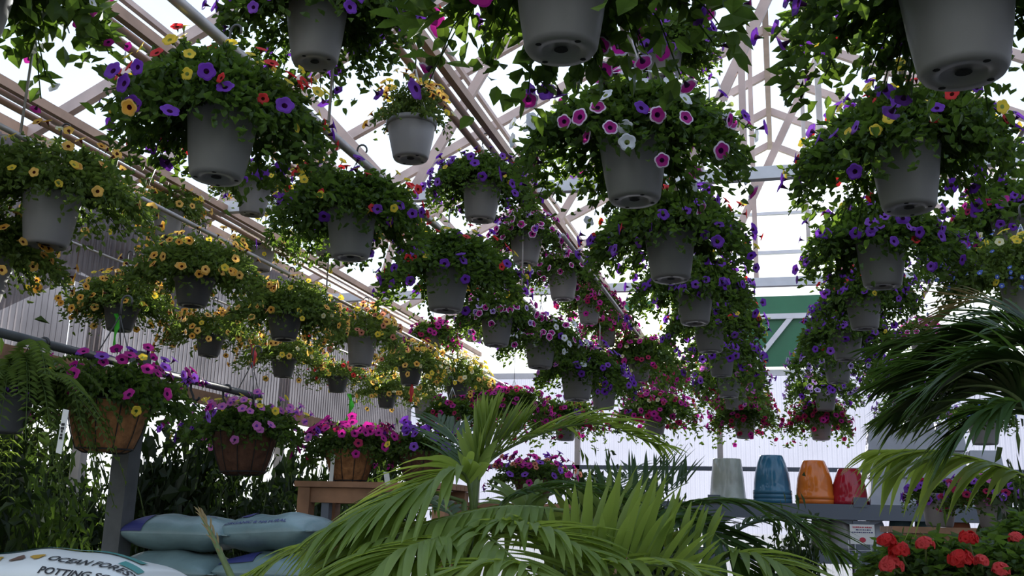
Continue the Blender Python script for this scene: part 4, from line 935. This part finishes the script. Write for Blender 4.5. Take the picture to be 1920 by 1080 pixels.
for (px, lab, lv, wb_) in ((1666, 'leftmost stack of square white planters', 3, 62), (1730, 'second stack of square white planters from the left', 3, 58), (1787, 'third stack of square white planters from the left', 3, 50), (1850, 'short stack of square white planters furthest right', 2, 58)):
    for k in range(lv):
        up_pot(px, 945, wb_ - 13 if k else wb_ - 8, wb_ - 2 if k else wb_, 945 - (47 if lv == 3 else 46), WT, '%s planter of the %s' % (('lowest', 'middle' if lv == 3 else 'upper', 'topmost')[k], lab), 'square', dz=k * 45 * sc_, group=GS, cat='planter', y=YS + .28)
GL_ = 'upturned pots on the lower shelf'
for px, yt, wt, wb, m, lab in ((1542, 975, 26, 42, 'olive', 'dark olive pot upside down on the lower shelf, left of the grey one'), (1585, 968, 36, 58, 'grey', 'grey pot upside down on the lower shelf left of the sign'), (1642, 984, 26, 46, 'whiteplanter', 'pale pot upside down on the lower shelf behind the sign'), (1692, 972, 28, 48, 'slate', 'slate blue pot upside down on the lower shelf right of the sign'), (1742, 974, 32, 50, 'slate', 'second slate blue pot right of the sign on the lower shelf'), (1800, 976, 30, 48, 'terracotta', 'brown pot upside down on the lower shelf above the red geraniums'), (1862, 978, 30, 48, 'olive', 'olive pot upside down at the right end of the lower shelf')):
    up_pot(px, 1034, wt, wb, yt, m, lab, z0=ZL, group=GL_)
# ------------------------------------------------------------------ small sign on a wire stand
D_ = 8.0; p = atD(1617, 1002, D_)
root = empty('price_sign', 'small white sign with red and blue print on a wire stand, before the lower shelf', 'sign', (p.x, p.y, 0))
sw, sh = 44 * D_ / FOC, 36 * D_ / FOC
b = MB(); b.box((0, 0, p.z), (sw, .006, sh)); link('card', b.mesh('card', M['tag']), root)
b = MB(); rs = random.Random(2)
def dashes(b, z, h, x0, x1, seed):
    rs = random.Random(seed); x = x0
    while x < x1: 
        w = rs.uniform(.006, .016); b.box((x + w / 2, -.004, p.z + z), (w, .003, h * rs.uniform(.7, 1))); x += w + rs.uniform(.003, .007)
dashes(b, sh * .36, .012, -sw * .38, sw * .38, 1)
for i in range(12):
    pass
b.add([(sw * .13 * math.cos(a) , -.0045, p.z - sh * .28 + sh * .13 * math.sin(a)) for a in np.linspace(0, 2 * math.pi, 20, endpoint=False)], [tuple(range(20))])
link('red_print', b.mesh('red_print', M['redink']), root)
b = MB(); dashes(b, sh * .23, .010, -sw * .25, sw * .32, 2); dashes(b, sh * .10, .008, -sw * .42, sw * .36, 3); link('blue_print', b.mesh('blue_print', M['navy']), root)
b = MB(); zb = p.z - sh / 2
for xx in (-.06, .06): b.tube([(xx, .006, zb + .03), (xx, .006, zb - .12), (xx * 1.3, .006, .01)], .003, 5)
for zz in (-.05, -.085, -.11): b.tube([(-.11, .006, zb + zz), (.11, .006, zb + zz)], .003, 5)
for xx in (-.11, .11): b.tube([(xx, .006, zb + .03), (xx, .006, zb - .11)], .003, 5)
link('wire_stand', b.mesh('wire_stand', M['wire']), root)
# ------------------------------------------------------------------ red geraniums at the bottom right
GER = make_foliage('foliage', 101, M['leaf'], R=.30, top=.20, drop=.10, L=.055, asp=.9, ns=70, per=9, shell=300, skirt=.35)
b = MB(); rs = np.random.RandomState(8); bv, bf, bm = BLV['red']
heads = []
for col in ('red', 'coral'):
    bv, bf, bm = BLV[col]; mb = MB()
    for i in range(34):
        n = rs.normal(0, 1, 3); n[2] = abs(n[2]) * .8 - .1; n /= np.linalg.norm(n); V = bv * .55 @ np.array(frame_of(n, i)).T + n * rs.uniform(.025, .042)
        o0 = len(mb.v); mb.v += [tuple(v) for v in V]
        for f, m_ in zip(bf, bm): mb.f.append(tuple(o0 + k for k in f)); mb.m.append(m_); mb.sm.append(True)
    heads.append(mb.mesh('flower_head', [M['f_' + col]] * 3 + [M['calyx']]))
def geranium(px, py, D, label, hd):
    p = atD(px, py, D); root = empty('geranium', label, 'geranium', p)
    o = link('pot', POTL, root); o.scale = (.7,) * 3
    o = link('foliage', GER.me, root, (0, 0, .15)); o.scale = (.8, .8, .6)
    for (qx, qy, k) in hd:
        q = atD(qx, qy, D - .15) - p; h = link('flower_head', heads[k], root, q); h.rotation_euler.z = qx; hs = (.82, .7, .9, .6)[(qx + qy) % 4]; h.scale = (hs,) * 3
        b = MB(); b.tube([(q.x * .4, q.y * .4, .16), (q.x * .8, q.y * .8, q.z * .6 + .05), tuple(q)], .0035, 5); link('flower_stalk', b.mesh('flower_stalk', M['stem']), h); bpy.context.view_layer.update; 
        h.children[0].matrix_parent_inverse = (Matrix.Translation(q) @ Matrix.Rotation(qx, 4, 'Z') @ Matrix.Diagonal((hs, hs, hs, 1))).inverted()
    return p
pa = geranium(1745, 1165, 3.3, 'red geranium with the largest red head, left of the pair at bottom right', [(1686, 1034, 0), (1672, 1062, 1), (1735, 1022, 1), (1662, 1015, 0)])
pb = geranium(1860, 1165, 3.2, 'red geranium at bottom right, nearest the right edge', [(1800, 1042, 0), (1815, 1002, 0), (1838, 1045, 1), (1875, 1062, 1)])
pc = geranium(1965, 1110, 3.5, 'leafy geranium cut by the right edge at the bottom', [(1905, 1010, 1)])
bench('plant_bench', 'bench under the red geraniums at the bottom right', ((pa.x + pb.x) / 2 + .1, pa.y), 1.0, .8, min(pa.z, pb.z) - .002, M['wood'])
for q_, o_ in ((pa, 'geranium'), (pb, 'geranium.001'), (pc, 'geranium.002')):
    o = bpy.data.objects[o_]; o.location.z = min(pa.z, pb.z) if o_ != 'geranium.002' else o.location.z
# ------------------------------------------------------------------ ribbons and plant markers
def ribbon(pts, D, w, mat, name, label, cat, text=False):
    P = [atD(x, y, D + dz) for x, y, dz in pts]; c = catmull(P, 16); root_p = P[0]
    b = MB(); vs = []
    for i, q in enumerate(c):
        a = .25 + 1.0 * math.sin(i * .45); ww = w * (.55 + .45 * math.sin(math.pi * min(1, i / 16 + .15))); sv = Vector((math.cos(a), math.sin(a) * .6, 0)) * ww / 2; fv = Vector((0, .0015, 0))
        vs += [q - sv - root_p, q + sv - root_p, q + sv + fv - root_p, q - sv + fv - root_p]
    b.add(vs, [(4 * i + k, 4 * i + (k + 1) % 4, 4 * i + 4 + (k + 1) % 4, 4 * i + 4 + k) for i in range(16) for k in range(4)], 0, True)
    o = link(name, b.mesh(name, M[mat]), None, root_p); return tag(o, label, cat)
ribbon([(217, 588, 0), (221, 605, .01), (215, 632, 0), (214, 662, .02)], 8.11, .05, 'lime', 'ribbon', 'lime green ribbon hanging below the orange basket over the pipe rail', 'ribbon')
ribbon([(654, 738, 0), (659, 756, .01), (656, 772, 0), (644, 800, .02)], 12.8, .075, 'lime', 'ribbon', 'lime green ribbon against the corrugated wall at centre left', 'ribbon')
ribbon([(473, 645, 0), (476, 660, .01), (477, 675, 0), (472, 690, .02)], 9.95, .06, 'coral', 'ribbon', 'coral red ribbon above the right end of the pipe rail', 'ribbon')
ribbon([(774, 708, 0), (772, 728, .01), (771, 745, 0), (770, 754, .02)], 11.42, .055, 'coral', 'ribbon', 'coral red ribbon below the yellow basket right of the cream one', 'ribbon')
def marker(px, y0, y1, D, lean, label, w=.028, ink=True):
    a, c = atD(px + lean, y0, D), atD(px, y1, D); root = empty('plant_marker', label, 'plant marker', c)
    b = MB(); b.bar((0, 0, 0), tuple(a - c), w, .003, up=(0, 1, 0)); link('stake', b.mesh('stake', M['tag']), root)
    if ink:
        b = MB(); t = a - c
        for k in (.35, .42, .5, .57, .66): b.box(tuple(t * k + Vector((0, -.004, 0))), (.012 * (.6 + (k * 10 % 1)), .002, .010))
        link('print', b.mesh('print', M['ink']), root)
marker(110, 768, 850, 4.05, 14, 'white plant marker with dark print stuck in the left side of the coco basket')
q = next(o for o in bpy.data.objects if o.get('label', '').startswith('coco basket covered')); a = atD(724, 885, 5.75) - q.location; c = atD(727, 908, 5.75) - q.location
b = MB(); b.bar(tuple(c), tuple(a), .032, .003, up=(0, 1, 0)); link('plant_tag', b.mesh('plant_tag', M['tag']), q)
b = MB(); b.bar(tuple(atD(620, 908, 6.05) - q.location), tuple(atD(625, 852, 6.05) - q.location), .026, .003, up=(0, 1, 0)); link('plant_marker', b.mesh('plant_marker', M['tag']), q)

qa = next(o for o in bpy.data.objects if o.get('label', '').startswith('potted violet and crimson')); qb = next(o for o in bpy.data.objects if o.get('label', '').startswith('small dark potted petunia'))
zb_ = (qa.location.z + qb.location.z) / 2; qa.location.z = zb_; qb.location.z = zb_
bench('plant_bench', 'bench with two potted petunias before the shelf at the right', ((qa.location.x + qb.location.x) / 2 + .2, (qa.location.y + qb.location.y) / 2), 1.3, .8, zb_ - .002, M['wood'])
